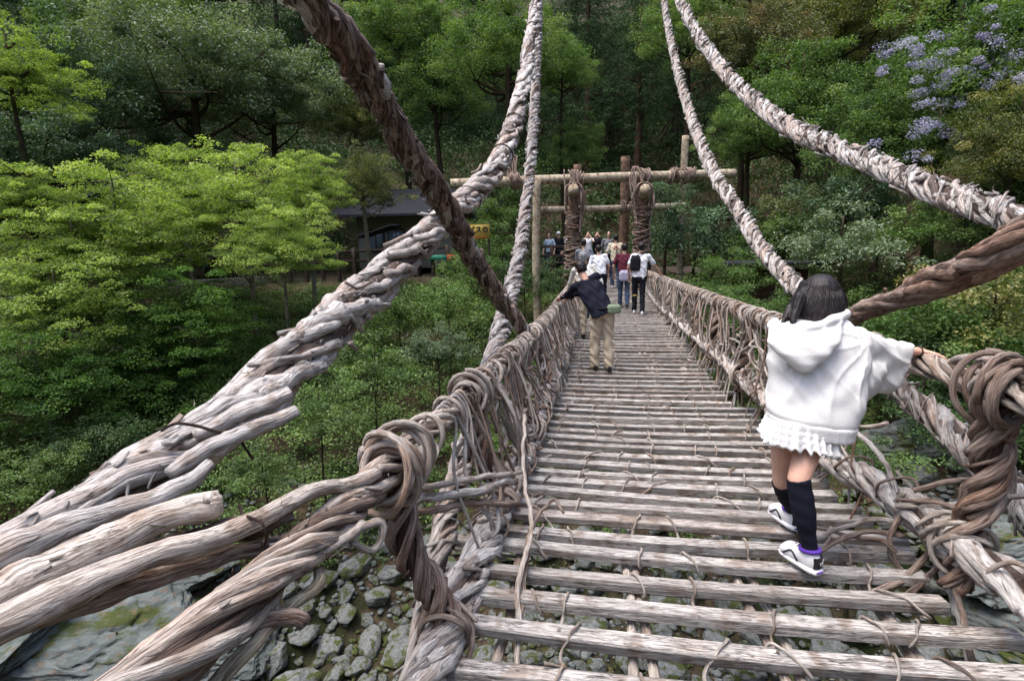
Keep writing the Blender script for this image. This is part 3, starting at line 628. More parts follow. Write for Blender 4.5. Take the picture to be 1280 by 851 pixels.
# ------------------------------------------------------------------ the bridge
BR = thing('vine_bridge', (0, 0, 0), 'suspension bridge of twisted bleached vines with a deck of weathered wooden slats over the gorge', 'bridge')
DY = [-1.5, 1.0, 2.3, 4.0, 7.4, 12.5, 17.4, 23.0]; DZ = [0.0, 0.0, 0.02, -0.17, -0.35, -0.30, -0.03, 0.18]
def deck_z(y): return float(np.interp(y, np.linspace(-1.5, 23, 120), DZs))
_p = smooth_path([(a, b, 0) for a, b in zip(DY, DZ)], 0.2); DZs = np.interp(np.linspace(-1.5, 23, 120), _p[:, 0], _p[:, 1])

TIES_Y = []
y = 1.02; k = 0; sl_r = np.random.default_rng(21)
slats = []
lash_cols = [-0.78, -0.52, -0.25, 0.02, 0.33, 0.60, 0.86]
lash_rest = TM()
while y < 21.5 and k < 100:
    gap = 0.200 + sl_r.uniform(-0.022, 0.022) + 0.055 * min(1, max(0, (y - 3.2) / 3)); wdt = sl_r.uniform(0.066, 0.086) * (1 - 0.12 * min(1, max(0, (y - 3.2) / 3))); th = sl_r.uniform(0.040, 0.055)
    z0 = deck_z(y); x0 = -1.02 + sl_r.uniform(-0.16, 0.05); x1 = 1.07 + sl_r.uniform(-0.06, 0.14)
    skew = math.tan(R(1.4 + sl_r.normal() * 0.5)); n = 15; tt = np.linspace(x0, x1, n)
    ph = sl_r.uniform(0, 6.28, 3)
    P = np.stack([tt, y + tt * skew + 0.008 * np.sin(tt * 1.8 + ph[0]), np.full(n, z0 - th / 2) + tt * sl_r.normal() * 0.006 + 0.006 * np.sin(tt * 2.1 + ph[1]) - 0.012 * (1 - tt ** 2)], 1)
    h, q = wdt / 2, th / 2; b = 0.009
    b = 0.0045
    pr = [(-h + b, q), (-h, q - b), (-h, -q + b), (-h + b, -q), (h - b, -q), (h, -q + b), (h, q - b), (h - b, q)]
    pr = [(a + sl_r.normal() * 0.003, c + sl_r.normal() * 0.002) for a, c in pr]
    tm = TM(); tm.tube(P, 1.0 + 0.03 * np.sin(tt * 5 + ph[2]) + sl_r.normal(size=n) * 0.012, prof=pr, fixed=((0, 1, 0), (0, 0, 1)), rnd=sl_r.uniform(0.1, 0.9))
    s_ob = tm.build('deck_slat', M['slat'], BR, smooth=False)
    if k == 0: tag(s_ob, 'weathered grey wooden slat of the deck')
    # lashings
    step = 1 if y < 7 else 2
    for cx in lash_cols[::step]:
        if sl_r.uniform() < 0.30: continue
        x = cx + 0.05 * math.sin(y * 1.3 + cx * 9) + sl_r.normal() * 0.02; sk = sl_r.normal() * 0.035; e = 0.008; rv = 0.0062 if y < 4 else 0.008
        yc = y + x * skew; zt = float(np.interp(x, tt, P[:, 2]))
        loop = [(x - sk, yc + h + e, zt - q - e), (x - sk * .6, yc + h + e, zt + q), (x - sk * .2, yc + h * .4, zt + q + e + .004), (x + sk * .4, yc - h * .5, zt + q + e + .003), (x + sk * .8, yc - h - e, zt + q * .6), (x + sk * 1.3, yc - h - e * 1.5, zt - q), (x + sk, yc - h * .4, zt - q - e * 1.4), (x, yc + h, zt - q - e)]
        if sl_r.uniform() < 0.45:   # runs on to the slat before it
            loop = loop[:6] + [(x + sk * 1.5, yc - gap * 0.5, zt - q - .012), (x + sk * 1.1 + sl_r.normal() * .02, yc - gap + h, zt - q * .5), (x + sk + sl_r.normal() * .03, yc - gap, zt + q + e)]
        loop = [(a + sl_r.normal() * 0.003, b_, c) for a, b_, c in loop]
        Q = smooth_path(loop, 0.014 if y < 5 else 0.05)
        if y < 4.3:
            t2 = TM(); t2.tube(Q, rv * (1 + 0.15 * np.sin(np.arange(len(Q)) * 0.4)), 6, sl_r.uniform(), 0.08, r=sl_r); t2.build('lashing', M['tan'], s_ob)
        else: lash_rest.tube(Q, rv, 4, sl_r.uniform(), r=sl_r)
    slats.append((y, z0)); y += gap; k += 1
tag(lash_rest.build('lashing', M['tan'], BR), 'thin vine ties over the farther slats', kind='stuff')

# poles that run along under the slats
for xx in (-0.82, -0.30, -0.24, 0.24, 0.31, 0.78, 0.84):
    r = np.random.default_rng(int(abs(xx * 1000))); yy = np.arange(0.9, 21.6, 0.25)
    P = np.stack([xx + wob(yy, r, 3, 0.03), yy, np.array([deck_z(a) for a in yy]) - 0.105 + wob(yy, r, 2, 0.012)], 1)
    t = TM(); t.tube(P, 0.022, 7, r.uniform(), 0.12, r=r); t.build('deck_stringer', M['tan'], BR)

SLIM = 1.0
def path_px(pts, step=0.05):
    """(px, py, depth, radius) rows -> world path (n,3), radius (n,)"""
    A = np.array([list(W(a, b, d)) + [rd] for a, b, d, rd in pts]); S = smooth_path(A, step); return S[:, :3], S[:, 3]
def cable(name, pts, mat, seed, label=None, n=9, rs=0.035, pitch=1.6, step=0.06, layers=((0.80, 1.0), (0.44, 0.4)), alt=0.0, split=False, frac=(0.5, 1.2), flare=0.25, flakes=0, flake_mat=None, sides=8, jit=0.5, world=None, ties=0, lump=0.14):
    r = np.random.default_rng(seed)
    P, Rb = path_px(pts, step) if world is None else world
    L = arclen(P)[-1]; core = TM(); k = 0; outs = []
    # an inner body of vines, so the bundle is never hollow
    for a in range(5):
        Q, s = strand(P, Rb, a * 1.257, pitch * 1.3, 0.42, r, -1, L + 1, 0, 0.2)
        core.tube(Q, np.interp(s, arclen(P), Rb) * 0.36, 7, 0.0, 0.1, r=r)  # darkest tint, painted as the shade between the strands
    for li, (off, share) in enumerate(layers):
        m = max(3, int(n * share))
        for a in range(m):
            s = r.uniform(-1.2, 0) if L > 2 else -0.5
            while s < L:
                ln = r.uniform(*frac) * (2.2 if li == 0 else 3.0); e = s + ln
                Q, sv = strand(P, Rb, a / m * 6.283 + li, pitch * r.uniform(0.85, 1.15), off * r.uniform(0.86, 1.12), r, s, e, flare * r.uniform(0, 1), jit)
                if Q is not None:
                    q = (sv - sv[0]) / (sv[-1] - sv[0] + 1e-6)
                    rad = rs * r.uniform(0.65, 1.35) * np.interp(sv, arclen(P), Rb / Rb.mean()) * (0.72 + 0.28 * np.sin(math.pi * np.clip(q, 0.02, 0.98)) ** 0.35) * (1 + 0.07 * wob(sv, r, 0.3, 1.0))
                    for _k in range(int(ln * 3.5)):
                        c_ = r.uniform(sv[0], sv[-1]); rad = rad * (1 + r.uniform(0.12, 0.38) * np.exp(-((sv - c_) / r.uniform(0.012, 0.035)) ** 2))
                    if split and li == 0:
                        tm = TM(); tm.tube(Q, rad, sides, None, lump, r=r); outs.append(tm)
                    else: core.tube(Q, rad, sides, None, lump, r=r)
                s = e - r.uniform(0.02, 0.3)
    # short flaking strips and twigs that stand off the bundle
    for _ in range(int(flakes * L)):
        s0 = r.uniform(0, L); ln = r.uniform(0.12, 0.38)
        Q, sv = strand(P, Rb, r.uniform(0, 6.28), pitch * r.uniform(0.25, 0.7) , r.uniform(0.82, 1.02), r, s0, s0 + ln, r.uniform(0.0, 0.6), 0.4)
        if Q is not None: core.tube(Q, rs * r.uniform(0.18, 0.5), 5, None, 0.15, r=r)
    for _ in range(ties):
        s0 = r.uniform(0.1, 0.9) * L; Ls = arclen(P); i0 = int(np.searchsorted(Ls, s0)); T_, N_, B_ = frames(P)
        for w_ in range(r.integers(1, 4)):
            aa = np.linspace(0, 6.5, 26); rr = Rb[i0] * 1.22
            Q = P[i0] + T_[i0] * (aa[:, None] * 0.006 + w_ * 0.02 + 0.03 * np.sin(aa + r.uniform(0, 6))[:, None]) + (np.cos(aa)[:, None] * N_[i0] + np.sin(aa)[:, None] * B_[i0]) * rr
            outs.append(('tie', Q))
    ob = core.build(name, mat, BR)
    if label: tag(ob, label)
    ra = np.random.default_rng(seed + 5)
    for t in outs:
        if isinstance(t, tuple):
            tt_ = TM(); tt_.tube(t[1], 0.005, 5, 0.4, 0.1, r=r); tt_.build('binding', M['black_vine'], ob)
        else: t.build('vine', M['bleached'] if ra.uniform() < alt else mat, ob)
    return ob

# B: the thick bleached cable from the lower left corner up to the trees beyond the river
cable('suspension_cable', [(-330, 930, 0.85, 0.070), (-150, 800, 1.0, 0.073), (0, 712, 1.2, 0.077), (130, 632, 1.45, 0.082), (250, 548, 1.85, 0.094), (350, 470, 2.4, 0.114), (450, 375, 3.3, 0.122), (530, 298, 4.4, 0.126), (590, 243, 5.5, 0.122), (632, 185, 6.8, 0.119), (656, 95, 9.0, 0.122), (672, -10, 12, 0.122), (686, -120, 15, 0.122)],
      M['bleached'], 31, 'thick bleached cable rising from the lower left corner to the far trees', n=9, rs=0.036, pitch=2.6, step=0.05, split=True, frac=(0.9, 2.2), flare=0.12, flakes=9, sides=9, jit=0.3, ties=9)
# thick smooth trunks lying beside it in the corner
def lone_vine(pts, mat, rnd=None, name='vine', parent=None, label=None, sides=14, lump=0.06, seed=1, step=0.02):
    r = np.random.default_rng(seed); P, Rb = path_px(pts, step); P = P + np.stack([wob(arclen(P), r, 0.5, 0.006) for _ in range(3)], 1)
    t = TM(); s = arclen(P)
    for _k in range(int(s[-1] * 4)):
        c_ = r.uniform(0, s[-1]); Rb = Rb * (1 + r.uniform(0.05, 0.22) * np.exp(-((s - c_) / r.uniform(0.01, 0.03)) ** 2))
    t.tube(P, Rb * (1 + 0.05 * wob(s, r, 0.25, 1.0)), sides, r.uniform(0.35, 0.7) if rnd is None else rnd, lump * 1.4, r=r)
    o = t.build(name, mat, parent or BR)
    if label: tag(o, label)
    return o
lv = lone_vine([(-260, 850, .80, .042), (-100, 790, .88, .042), (0, 742, .97, .041), (90, 697, 1.06, .039), (160, 667, 1.14, .036), (215, 645, 1.2, .034), (250, 636, 1.24, .036), (272, 630, 1.26, .034)], M['tan'], 0.62, 'anchor_vine', None, 'thick smooth pale trunk ending in a sawn stub in the lower left', 18, 0.035, 2)
kn = TM(); c0 = np.array(W(262, 632, 1.235)); 
for a in range(3):
    e = c0 + np.array([0.012 * math.cos(a * 2), 0.01, 0.012 * math.sin(a * 2)]); kn.tube([c0 + (e - c0) * 0.2, e, e + (e - c0) * 0.8], [0.024, 0.026, 0.018], 10, 0.75, 0.16)
kn.build('knot', M['tan'], lv)
lone_vine([(-260, 900, .74, .034), (-60, 806, .86, .034), (40, 764, .94, .033), (130, 722, 1.03, .030), (210, 690, 1.12, .027), (280, 664, 1.22, .026), (330, 645, 1.3, .026), (360, 630, 1.36, .024), (392, 617, 1.45, .023), (430, 606, 1.56, .022), (470, 590, 1.7, .02)], M['tan'], 0.5, 'anchor_vine', None, 'pale vine running under the sawn trunk to the handrail', 16, 0.05, 3)
lone_vine([(-260, 930, .72, .026), (0, 792, .92, .026), (150, 735, 1.08, .022), (260, 700, 1.22, .021), (340, 682, 1.36, .021), (420, 650, 1.5, .022), (450, 615, 1.6, .02)], M['redbrown'], 0.4, 'anchor_vine', None, 'reddish brown vine at the bottom of the corner bundle', 14, 0.07, 4)
lone_vine([(-260, 800, .92, .03), (-40, 712, 1.02, .030), (60, 668, 1.12, .030), (150, 640, 1.2, .026), (235, 600, 1.32, .022), (262, 578, 1.38, .014)], M['bleached'], 0.6, 'anchor_vine', None, 'bleached trunk between the big cable and the sawn trunk', 14, 0.05, 5)
lone_vine([(140, 690, 1.12, .02), (210, 682, 1.2, .026), (280, 662, 1.28, .024), (330, 655, 1.34, .026), (362, 640, 1.38, .02)], M['brown'], 0.3, 'anchor_vine', None, 'shredded brown bark between the pale vines', 10, 0.3, 6)
lone_vine([(-200, 850, .86, .03), (0, 760, 1.04, .034), (120, 716, 1.16, .032), (230, 680, 1.26, .026), (320, 664, 1.36, .022)], M['brown'], 0.3, 'anchor_vine', None, 'dark brown vine in shade under the pale trunk', 10, 0.2, 7)
lone_vine([(245, 545, 1.72, .02), (290, 520, 1.84, .03), (330, 505, 1.92, .033), (362, 492, 2.0, .03)], M['bleached'], 0.8, 'anchor_vine', None, 'bleached stub lying on the big cable', 12, 0.08, 8)
lone_vine([(215, 590, 1.5, .02), (270, 556, 1.62, .028), (330, 532, 1.76, .026), (372, 510, 1.86, .022)], M['bleached'], 0.6, 'anchor_vine', None, 'bleached strand under the stub on the big cable', 12, 0.08, 9)
lone_vine([(297, 628, 1.3, .004), (300, 640, 1.28, .004), (312, 648, 1.24, .004), (325, 655, 1.22, .004), (331, 672, 1.23, .004), (326, 682, 1.26, .004)], M['black_vine'], 0.4, 'binding', None, 'thin dark tie twisted round the vine near the handrail', 6, 0.05, 10, 0.01)
lone_vine([(200, 540, 1.66, .005), (225, 531, 1.66, .005), (262, 538, 1.68, .005), (300, 548, 1.7, .005), (318, 570, 1.75, .004)], M['black_vine'], 0.4, 'binding', None, 'thin dark tie across the big cable', 6, 0.05, 11, 0.01)

# C: the cable coming down from above, its shade painted in as dark brown
cable('suspension_cable', [(285, -110, 1.95, 0.058), (350, -45, 2.1, 0.061), (385, 2, 2.3, 0.065), (432, 55, 2.6, 0.068), (475, 128, 3.0, 0.068), (512, 192, 3.4, 0.068), (552, 250, 3.9, 0.072), (590, 320, 4.4, 0.068), (625, 372, 4.9, 0.061), (652, 408, 5.2, 0.055), (668, 445, 5.3, 0.041)],
      M['brown'], 32, 'cable with its shade painted dark brown, descending from the top left to the handrail', n=7, rs=0.034, pitch=1.0, split=True, frac=(0.15, 0.45), flare=0.8, flakes=34, sides=8, jit=0.6, alt=0.10)  # a few pale strands mixed in as painted highlights
# D: pale rope from the far trees down past the handrail to the near left corner
cable('suspension_cable', [(676, -60, 14, 0.094), (673, 30, 12.6, 0.094), (668, 130, 10.6, 0.094), (663, 210, 9.0, 0.087), (652, 300, 7.5, 0.087), (638, 370, 6.3, 0.094), (624, 420, 5.6, 0.094), (602, 500, 4.4, 0.079), (576, 585, 3.3, 0.076), (556, 660, 2.75, 0.065), (540, 740, 2.35, 0.061), (520, 850, 2.0, 0.058), (490, 980, 1.7, 0.058)],
      M['bleached'], 33, 'pale flaking rope hanging from the far trees behind the left handrail', n=9, rs=0.0235, pitch=0.9, split=False, frac=(0.25, 0.6), flare=0.5, flakes=22, jit=0.4)
# H: pale cable at the top right
cable('suspension_cable', [(812, -110, 15, 0.105), (850, 0, 12, 0.105), (898, 80, 9.7, 0.108), (958, 138, 7.7, 0.108), (1005, 168, 6.5, 0.108), (1100, 208, 4.7, 0.091), (1180, 243, 3.6, 0.084), (1280, 272, 2.65, 0.076), (1400, 300, 2.0, 0.070), (1560, 330, 1.6, 0.070)],
      M['bleached'], 34, 'pale shaggy cable sweeping from the top centre to the right edge', n=9, rs=0.0225, pitch=1.1, split=True, frac=(0.2, 0.5), flare=0.4, flakes=20, jit=0.5)
# I: thinner pale rope in front of the right-hand forest, passing behind the girl
cable('suspension_cable', [(823, -60, 15, 0.072), (833, 20, 13, 0.079), (850, 100, 11, 0.087), (880, 190, 9, 0.094), (922, 262, 7.4, 0.094), (955, 315, 6.4, 0.087), (990, 352, 5.6, 0.087), (1060, 425, 4.3, 0.083), (1120, 480, 3.6, 0.079), (1200, 550, 2.95, 0.076), (1290, 645, 2.35, 0.072), (1400, 750, 1.9, 0.072)],
      M['bleached'], 35, 'thinner pale rope coming down behind the girl in white', n=9, rs=0.019, pitch=0.8, split=True, frac=(0.2, 0.5), flare=0.4, flakes=20, jit=0.5)
# J: dark cable at the right edge
cable('suspension_cable', [(1480, 180, 1.5, 0.059), (1380, 240, 1.75, 0.064), (1290, 292, 2.05, 0.064), (1240, 318, 2.3, 0.064), (1180, 350, 2.7, 0.064), (1115, 376, 3.2, 0.057), (1065, 396, 3.7, 0.049), (1010, 425, 4.3, 0.045)],
      M['redbrown'], 36, 'dark reddish cable from the right edge to behind the shoulder of the girl', n=7, rs=0.030, pitch=2.2, split=True, frac=(0.5, 1.1), flare=0.15, flakes=4, jit=0.3)

# handrails: XR(y), ZR(y)
def rail_curve(rows):
    A = np.array(rows, float)
    return lambda y: (float(np.interp(y, A[:, 0], A[:, 1])), float(np.interp(y, A[:, 0], A[:, 2])))
railL = rail_curve([(-0.6, -1.22, .83), (0.58, -1.18, .84), (0.84, -1.17, .785), (1.72, -1.17, .74), (3.0, -1.17, .67), (5, -1.17, .56), (7.44, -1.17, .48), (12, -1.2, .44), (15.6, -1.28, .47)])
railR = rail_curve([(0.3, 1.20, .95), (2.16, 1.15, .92), (2.82, 1.15, .91), (4.81, 1.15, .77), (5.82, 1.14, .71), (9.32, 1.10, .60), (12, 1.02, .54), (16, 0.74, .52)])
edgeL = rail_curve([(0.2, -1.04, .02), (1.48, -1.02, .02), (2.39, -1.0, .03), (3.83, -1.0, -.05), (6.8, -1.0, -.12), (12, -1.05, -.2), (17, -1.15, 0.0)])
edgeR = rail_curve([(0.2, 1.16, .26), (1.93, 1.13, .24), (2.76, 1.10, .19), (3.51, 1.09, .08), (5.14, 1.09, .03), (6.95, 1.09, 0.0), (13.5, 1.0, -.18), (17, 0.85, 0.02)])
def rail_world(f, y0, y1, rad, step=0.05):
    ys = np.arange(y0, y1, 0.4); A = np.array([[f(a)[0], a, f(a)[1], rad(a)] for a in ys]); S = smooth_path(A, step); return S[:, :3], S[:, 3]
cable('handrail', None, M['tan'], 41, 'left handrail of smooth twisted beige vines', n=8, rs=0.017, pitch=0.85, split=True, frac=(0.5, 1.1), flare=0.12, flakes=3, sides=9, jit=0.3, world=rail_world(railL, 0.35, 15.7, lambda a: 0.052 if a < 4 else 0.056), layers=((0.85, 1.0),))
cable('handrail', None, M['tan'], 42, 'right handrail of smooth twisted beige vines', n=8, rs=0.016, pitch=0.8, split=True, frac=(0.5, 1.1), flare=0.15, flakes=3, sides=9, jit=0.3, world=rail_world(railR, 0.5, 16.1, lambda a: 0.052), layers=((0.85, 1.0),))
cable('deck_edge_cable', None, M['bleached'], 43, 'left bleached cable along the ends of the slats', n=8, rs=0.028, pitch=1.0, split=True, frac=(0.3, 0.7), flare=0.25, flakes=10, jit=0.3, world=rail_world(edgeL, 0.5, 17, lambda a: 0.078))
cable('deck_edge_cable', None, M['bleached'], 44, 'right bleached cable along the ends of the slats', n=8, rs=0.026, pitch=1.4, split=True, frac=(0.5, 1.0), flare=0.15, flakes=6, jit=0.3, world=rail_world(edgeR, 0.6, 17, lambda a: 0.072))

# bound hangers: coils round the handrail, then a twisted rope down to the deck edge
def coil(tm_list, c, axis, rr, turns, rv, r, spread=0.04, sides=8, squash=1.15):
    ax = np.array(axis, float); ax /= np.linalg.norm(ax); u = np.cross(ax, [0, 0, 1.0]); u /= np.linalg.norm(u); v = np.cross(u, ax)
    a0 = r.uniform(0, 6.28); a = a0 + np.linspace(0, 6.283 * turns, int(22 * turns)); q = np.linspace(0, 1, len(a))
    R_ = rr * (1 + 0.10 * np.sin(a * 0.5 + r.uniform(0, 6)))
    P = np.array(c) + ax * ((q - 0.5) * spread * turns + 0.35 * rr * np.cos(a + r.uniform(0, 6)))[:, None] + np.outer(np.cos(a) * R_, u) + np.outer(np.sin(a) * R_ * squash, v)
    t = TM(); t.tube(P, rv * (1 + 0.06 * np.sin(a * 3)), sides, None, 0.05, r=r); tm_list.append(t)
def hanger(y, rf, ef, seed, mat, Rh=0.055, big=True, label=None):
    r = np.random.default_rng(seed); xr, zr = rf(y); xe, ze = ef(y + 0.02); sgn = 1 if xr > 0 else -1
    P0 = np.array([xr, y, zr]); bottom = max(ze - 0.18, deck_z(y) - 0.16)
    pts = [(xr, y, zr + 0.02, Rh * 0.9), (xr + sgn * 0.005, y + 0.01, zr - 0.12, Rh * 1.0), (xr * 0.55 + xe * 0.45 + 0.03 * r.normal(), y + 0.03 * r.normal(), (zr + ze) / 2, Rh), (xe, y + 0.03 * r.normal(), ze + 0.06, Rh * 0.9), (xe - sgn * 0.02, y - 0.03, bottom, Rh * 0.8)]
    S = smooth_path(pts, 0.03)
    ob = cable('hanger', None, mat, seed, label, n=6, rs=Rh * 0.36, pitch=0.42, split=big, frac=(0.25, 0.5), flare=0.4, flakes=5, jit=0.3, world=(S[:, :3], S[:, 3]), layers=((0.9, 1.0),), sides=8)
    tms = []; ax = np.array([rf(y + .1)[0] - xr, 0.1, rf(y + .1)[1] - zr])
    for k in range(3 if big else 2): coil(tms, P0 + np.array([0, r.uniform(-.03, .03), -0.012]), ax + r.normal(size=3) * 0.025, 0.082 + 0.006 * k, r.uniform(1.0, 1.7), 0.0125 if big else 0.014, r, 0.03)
    for k in range(2): coil(tms, np.array([xe, y, ze]), np.array([r.normal() * .3, 1.0, r.normal() * .3]), 0.105, r.uniform(0.9, 1.4), 0.012, r, 0.05)
    for t in tms: t.build('coil', M['tan'] if big else mat, ob)
    return ob
hl = {1.68: 'left bound hanger nearest the camera, wrapped with a thick coil', 2.95: 'second bound hanger on the left'}
for k, yy in enumerate((1.68, 2.75, 4.1, 5.5, 6.9, 8.3, 9.8, 11.4, 13.0)):
    hanger(yy, railL, edgeL, 60 + k, M['redbrown'] if k < 4 else M['tan'], 0.056 if k < 2 else 0.048, yy < 6)
for k, yy in enumerate((2.30, 4.55, 5.9, 7.2, 8.6, 10.0, 11.6, 13.2)):
    hanger(yy, railR, edgeR, 80 + k, M['redbrown'] if k < 5 else M['tan'], 0.056, yy < 6)
# big loop of vines round the near handrail knots, as in the photo
for (c, f, s0) in ((1.60, railL, 301), (1.74, railL, 302), (2.24, railR, 303), (2.33, railR, 304), (2.76, railL, 305)):
    r = np.random.default_rng(s0); tms = []
    for k in range(3): coil(tms, np.array([f(c)[0], c + r.uniform(-.04, .04), f(c)[1]]), np.array([0.16 * r.normal(), 1.0, 0.16 * r.normal()]), 0.088 + 0.012 * k, 1.3, 0.0135, r, 0.04, 10, 1.25)
    for t in tms: t.build('coil', M['redbrown'] if c > 2 and f is railR else M['tan'], BR)

# loose vines looped between the handrails and the deck edge
def droopers(rf, ef, y0, y1, per_m, seed, inner):
    r = np.random.default_rng(seed); far = {}; sg = -1 if inner < 0 else 1
    for _ in range(int((y1 - y0) * per_m)):
        y = r.uniform(y0, y1); dy = r.normal() * 0.22; xr, zr = rf(y); xe, ze = ef(y + dy)
        th = r.uniform(0.006, 0.011) if y < 7 else r.uniform(0.009, 0.014)
        inn = -sg * r.uniform(0, 0.16); m = r.uniform(0.3, 0.7)
        pts = [(xr + sg * 0.05, y - 0.04, zr - 0.03), (xr, y, zr + 0.072), (xr - sg * 0.06, y + 0.03, zr - 0.03), (xr * (1 - m) + xe * m + inn * 0.5 + r.normal() * 0.04, y + dy * m + r.normal() * 0.07, zr * (1 - m) + ze * m + r.normal() * 0.03),
               (xe + inn * 0.6, y + dy * 0.9, ze + r.uniform(0.05, 0.12)), (xe + r.normal() * 0.03, y + dy, ze - 0.02), (xe + inn + r.normal() * 0.05, y + dy + r.normal() * 0.12, deck_z(y) - 0.10)]
        if r.uniform() < 0.35: pts.append((xe + inn * 1.3 - sg * 0.12, y + dy + r.normal() * 0.1, deck_z(y) - 0.02))
        P = smooth_path(pts, 0.03 if y < 6 else 0.08)
        key = 'n' if y < 6 else 'f'
        t = TM(); t.tube(P, th * (1 + 0.1 * np.sin(np.arange(len(P)) * 0.5)), 7 if y < 6 else 5, None, 0.1, r=r)
        if key == 'n': t.build('loose_vine', [M['tan'], M['redbrown'], M['bleached']][r.integers(0, 3)], BR)
        else:
            far.setdefault('f', TM()); far['f'].V.append(t.V[0]); far['f'].F.append(t.F[0] + far['f'].n); far['f'].n += len(t.V[0]); far['f'].A.append(t.A[0]); far['f'].U.append(t.U[0])
    # loops that spiral along, and crossing vines between the hangers
    return far['f']
fl = droopers(railL, edgeL, 2.2, 15.3, 13, 71, -1)
fr = droopers(railR, edgeR, 3.2, 15.8, 11, 72, 1)
tag(fl.build('loose_vine', M['tan'], BR), 'mesh of thin vines closing the far part of the left side', kind='stuff')
tag(fr.build('loose_vine', M['tan'], BR), 'mesh of thin vines closing the far part of the right side', kind='stuff')
# vines that wander along the side between handrail and deck edge
for rf, ef, sd_, a0, a1 in ((railL, edgeL, 75, 2.2, 14), (railR, edgeR, 76, 2.9, 14)):
    r = np.random.default_rng(sd_); far = TM()
    for k in range(46):
        y = r.uniform(a0, a1) if k % 3 else r.uniform(a0, 6); ln = r.uniform(0.7, 2.2); q0, q1 = r.uniform(0.05, 0.95, 2); n_ = int(ln / 0.16) + 3; pts = []
        for i in range(n_):
            t_ = i / (n_ - 1); yy = y + ln * t_; q = np.clip(q0 + (q1 - q0) * t_ + 0.12 * math.sin(t_ * 9 + k), 0, 1); xr, zr = rf(yy); xe, ze = ef(yy)
            pts.append((xr * q + xe * (1 - q) + r.normal() * 0.03, yy + r.normal() * 0.02, zr * q + ze * (1 - q) + r.normal() * 0.03))
        P = smooth_path(pts, 0.03 if y < 6 else 0.08); t = TM(); t.tube(P, r.uniform(0.007, 0.014) * (1 + 0.12 * np.sin(np.arange(len(P)) * 0.5)), 7 if y < 6 else 5, None, 0.12, r=r)
        if y < 5.5: t.build('loose_vine', [M['tan'], M['redbrown'], M['bleached']][k % 3], BR)
        else: far.V.append(t.V[0]); far.F.append(t.F[0] + far.n); far.n += len(t.V[0]); far.A.append(t.A[0]); far.U.append(t.U[0])
    tag(far.build('loose_vine', M['redbrown'], BR), 'thin vines wandering along the far part of the side', kind='stuff')
# coils all along the handrails
for rf, sd_, a0, a1 in ((railL, 73, 2.0, 15.4), (railR, 74, 3.3, 15.8)):
    r = np.random.default_rng(sd_); far = TM(); y = a0
    while y < a1:
        tms = []; coil(tms, np.array([rf(y)[0], y, rf(y)[1]]), (0.1 * r.normal(), 1, 0.1 * r.normal()), 0.073, r.uniform(0.9, 1.8), r.uniform(0.009, 0.014), r, 0.05, 7)
        t = tms[0]
        if y < 4.5: t.build('coil', M['tan'], BR)
        else: far.V.append(t.V[0]); far.F.append(t.F[0] + far.n); far.n += len(t.V[0]); far.A.append(t.A[0]); far.U.append(t.U[0])
        y += r.uniform(0.06, 0.26) if y > 4 else r.uniform(0.15, 0.35)
    tag(far.build('coil', M['tan'], BR), 'thin vines wound round the far part of the handrail', kind='stuff')

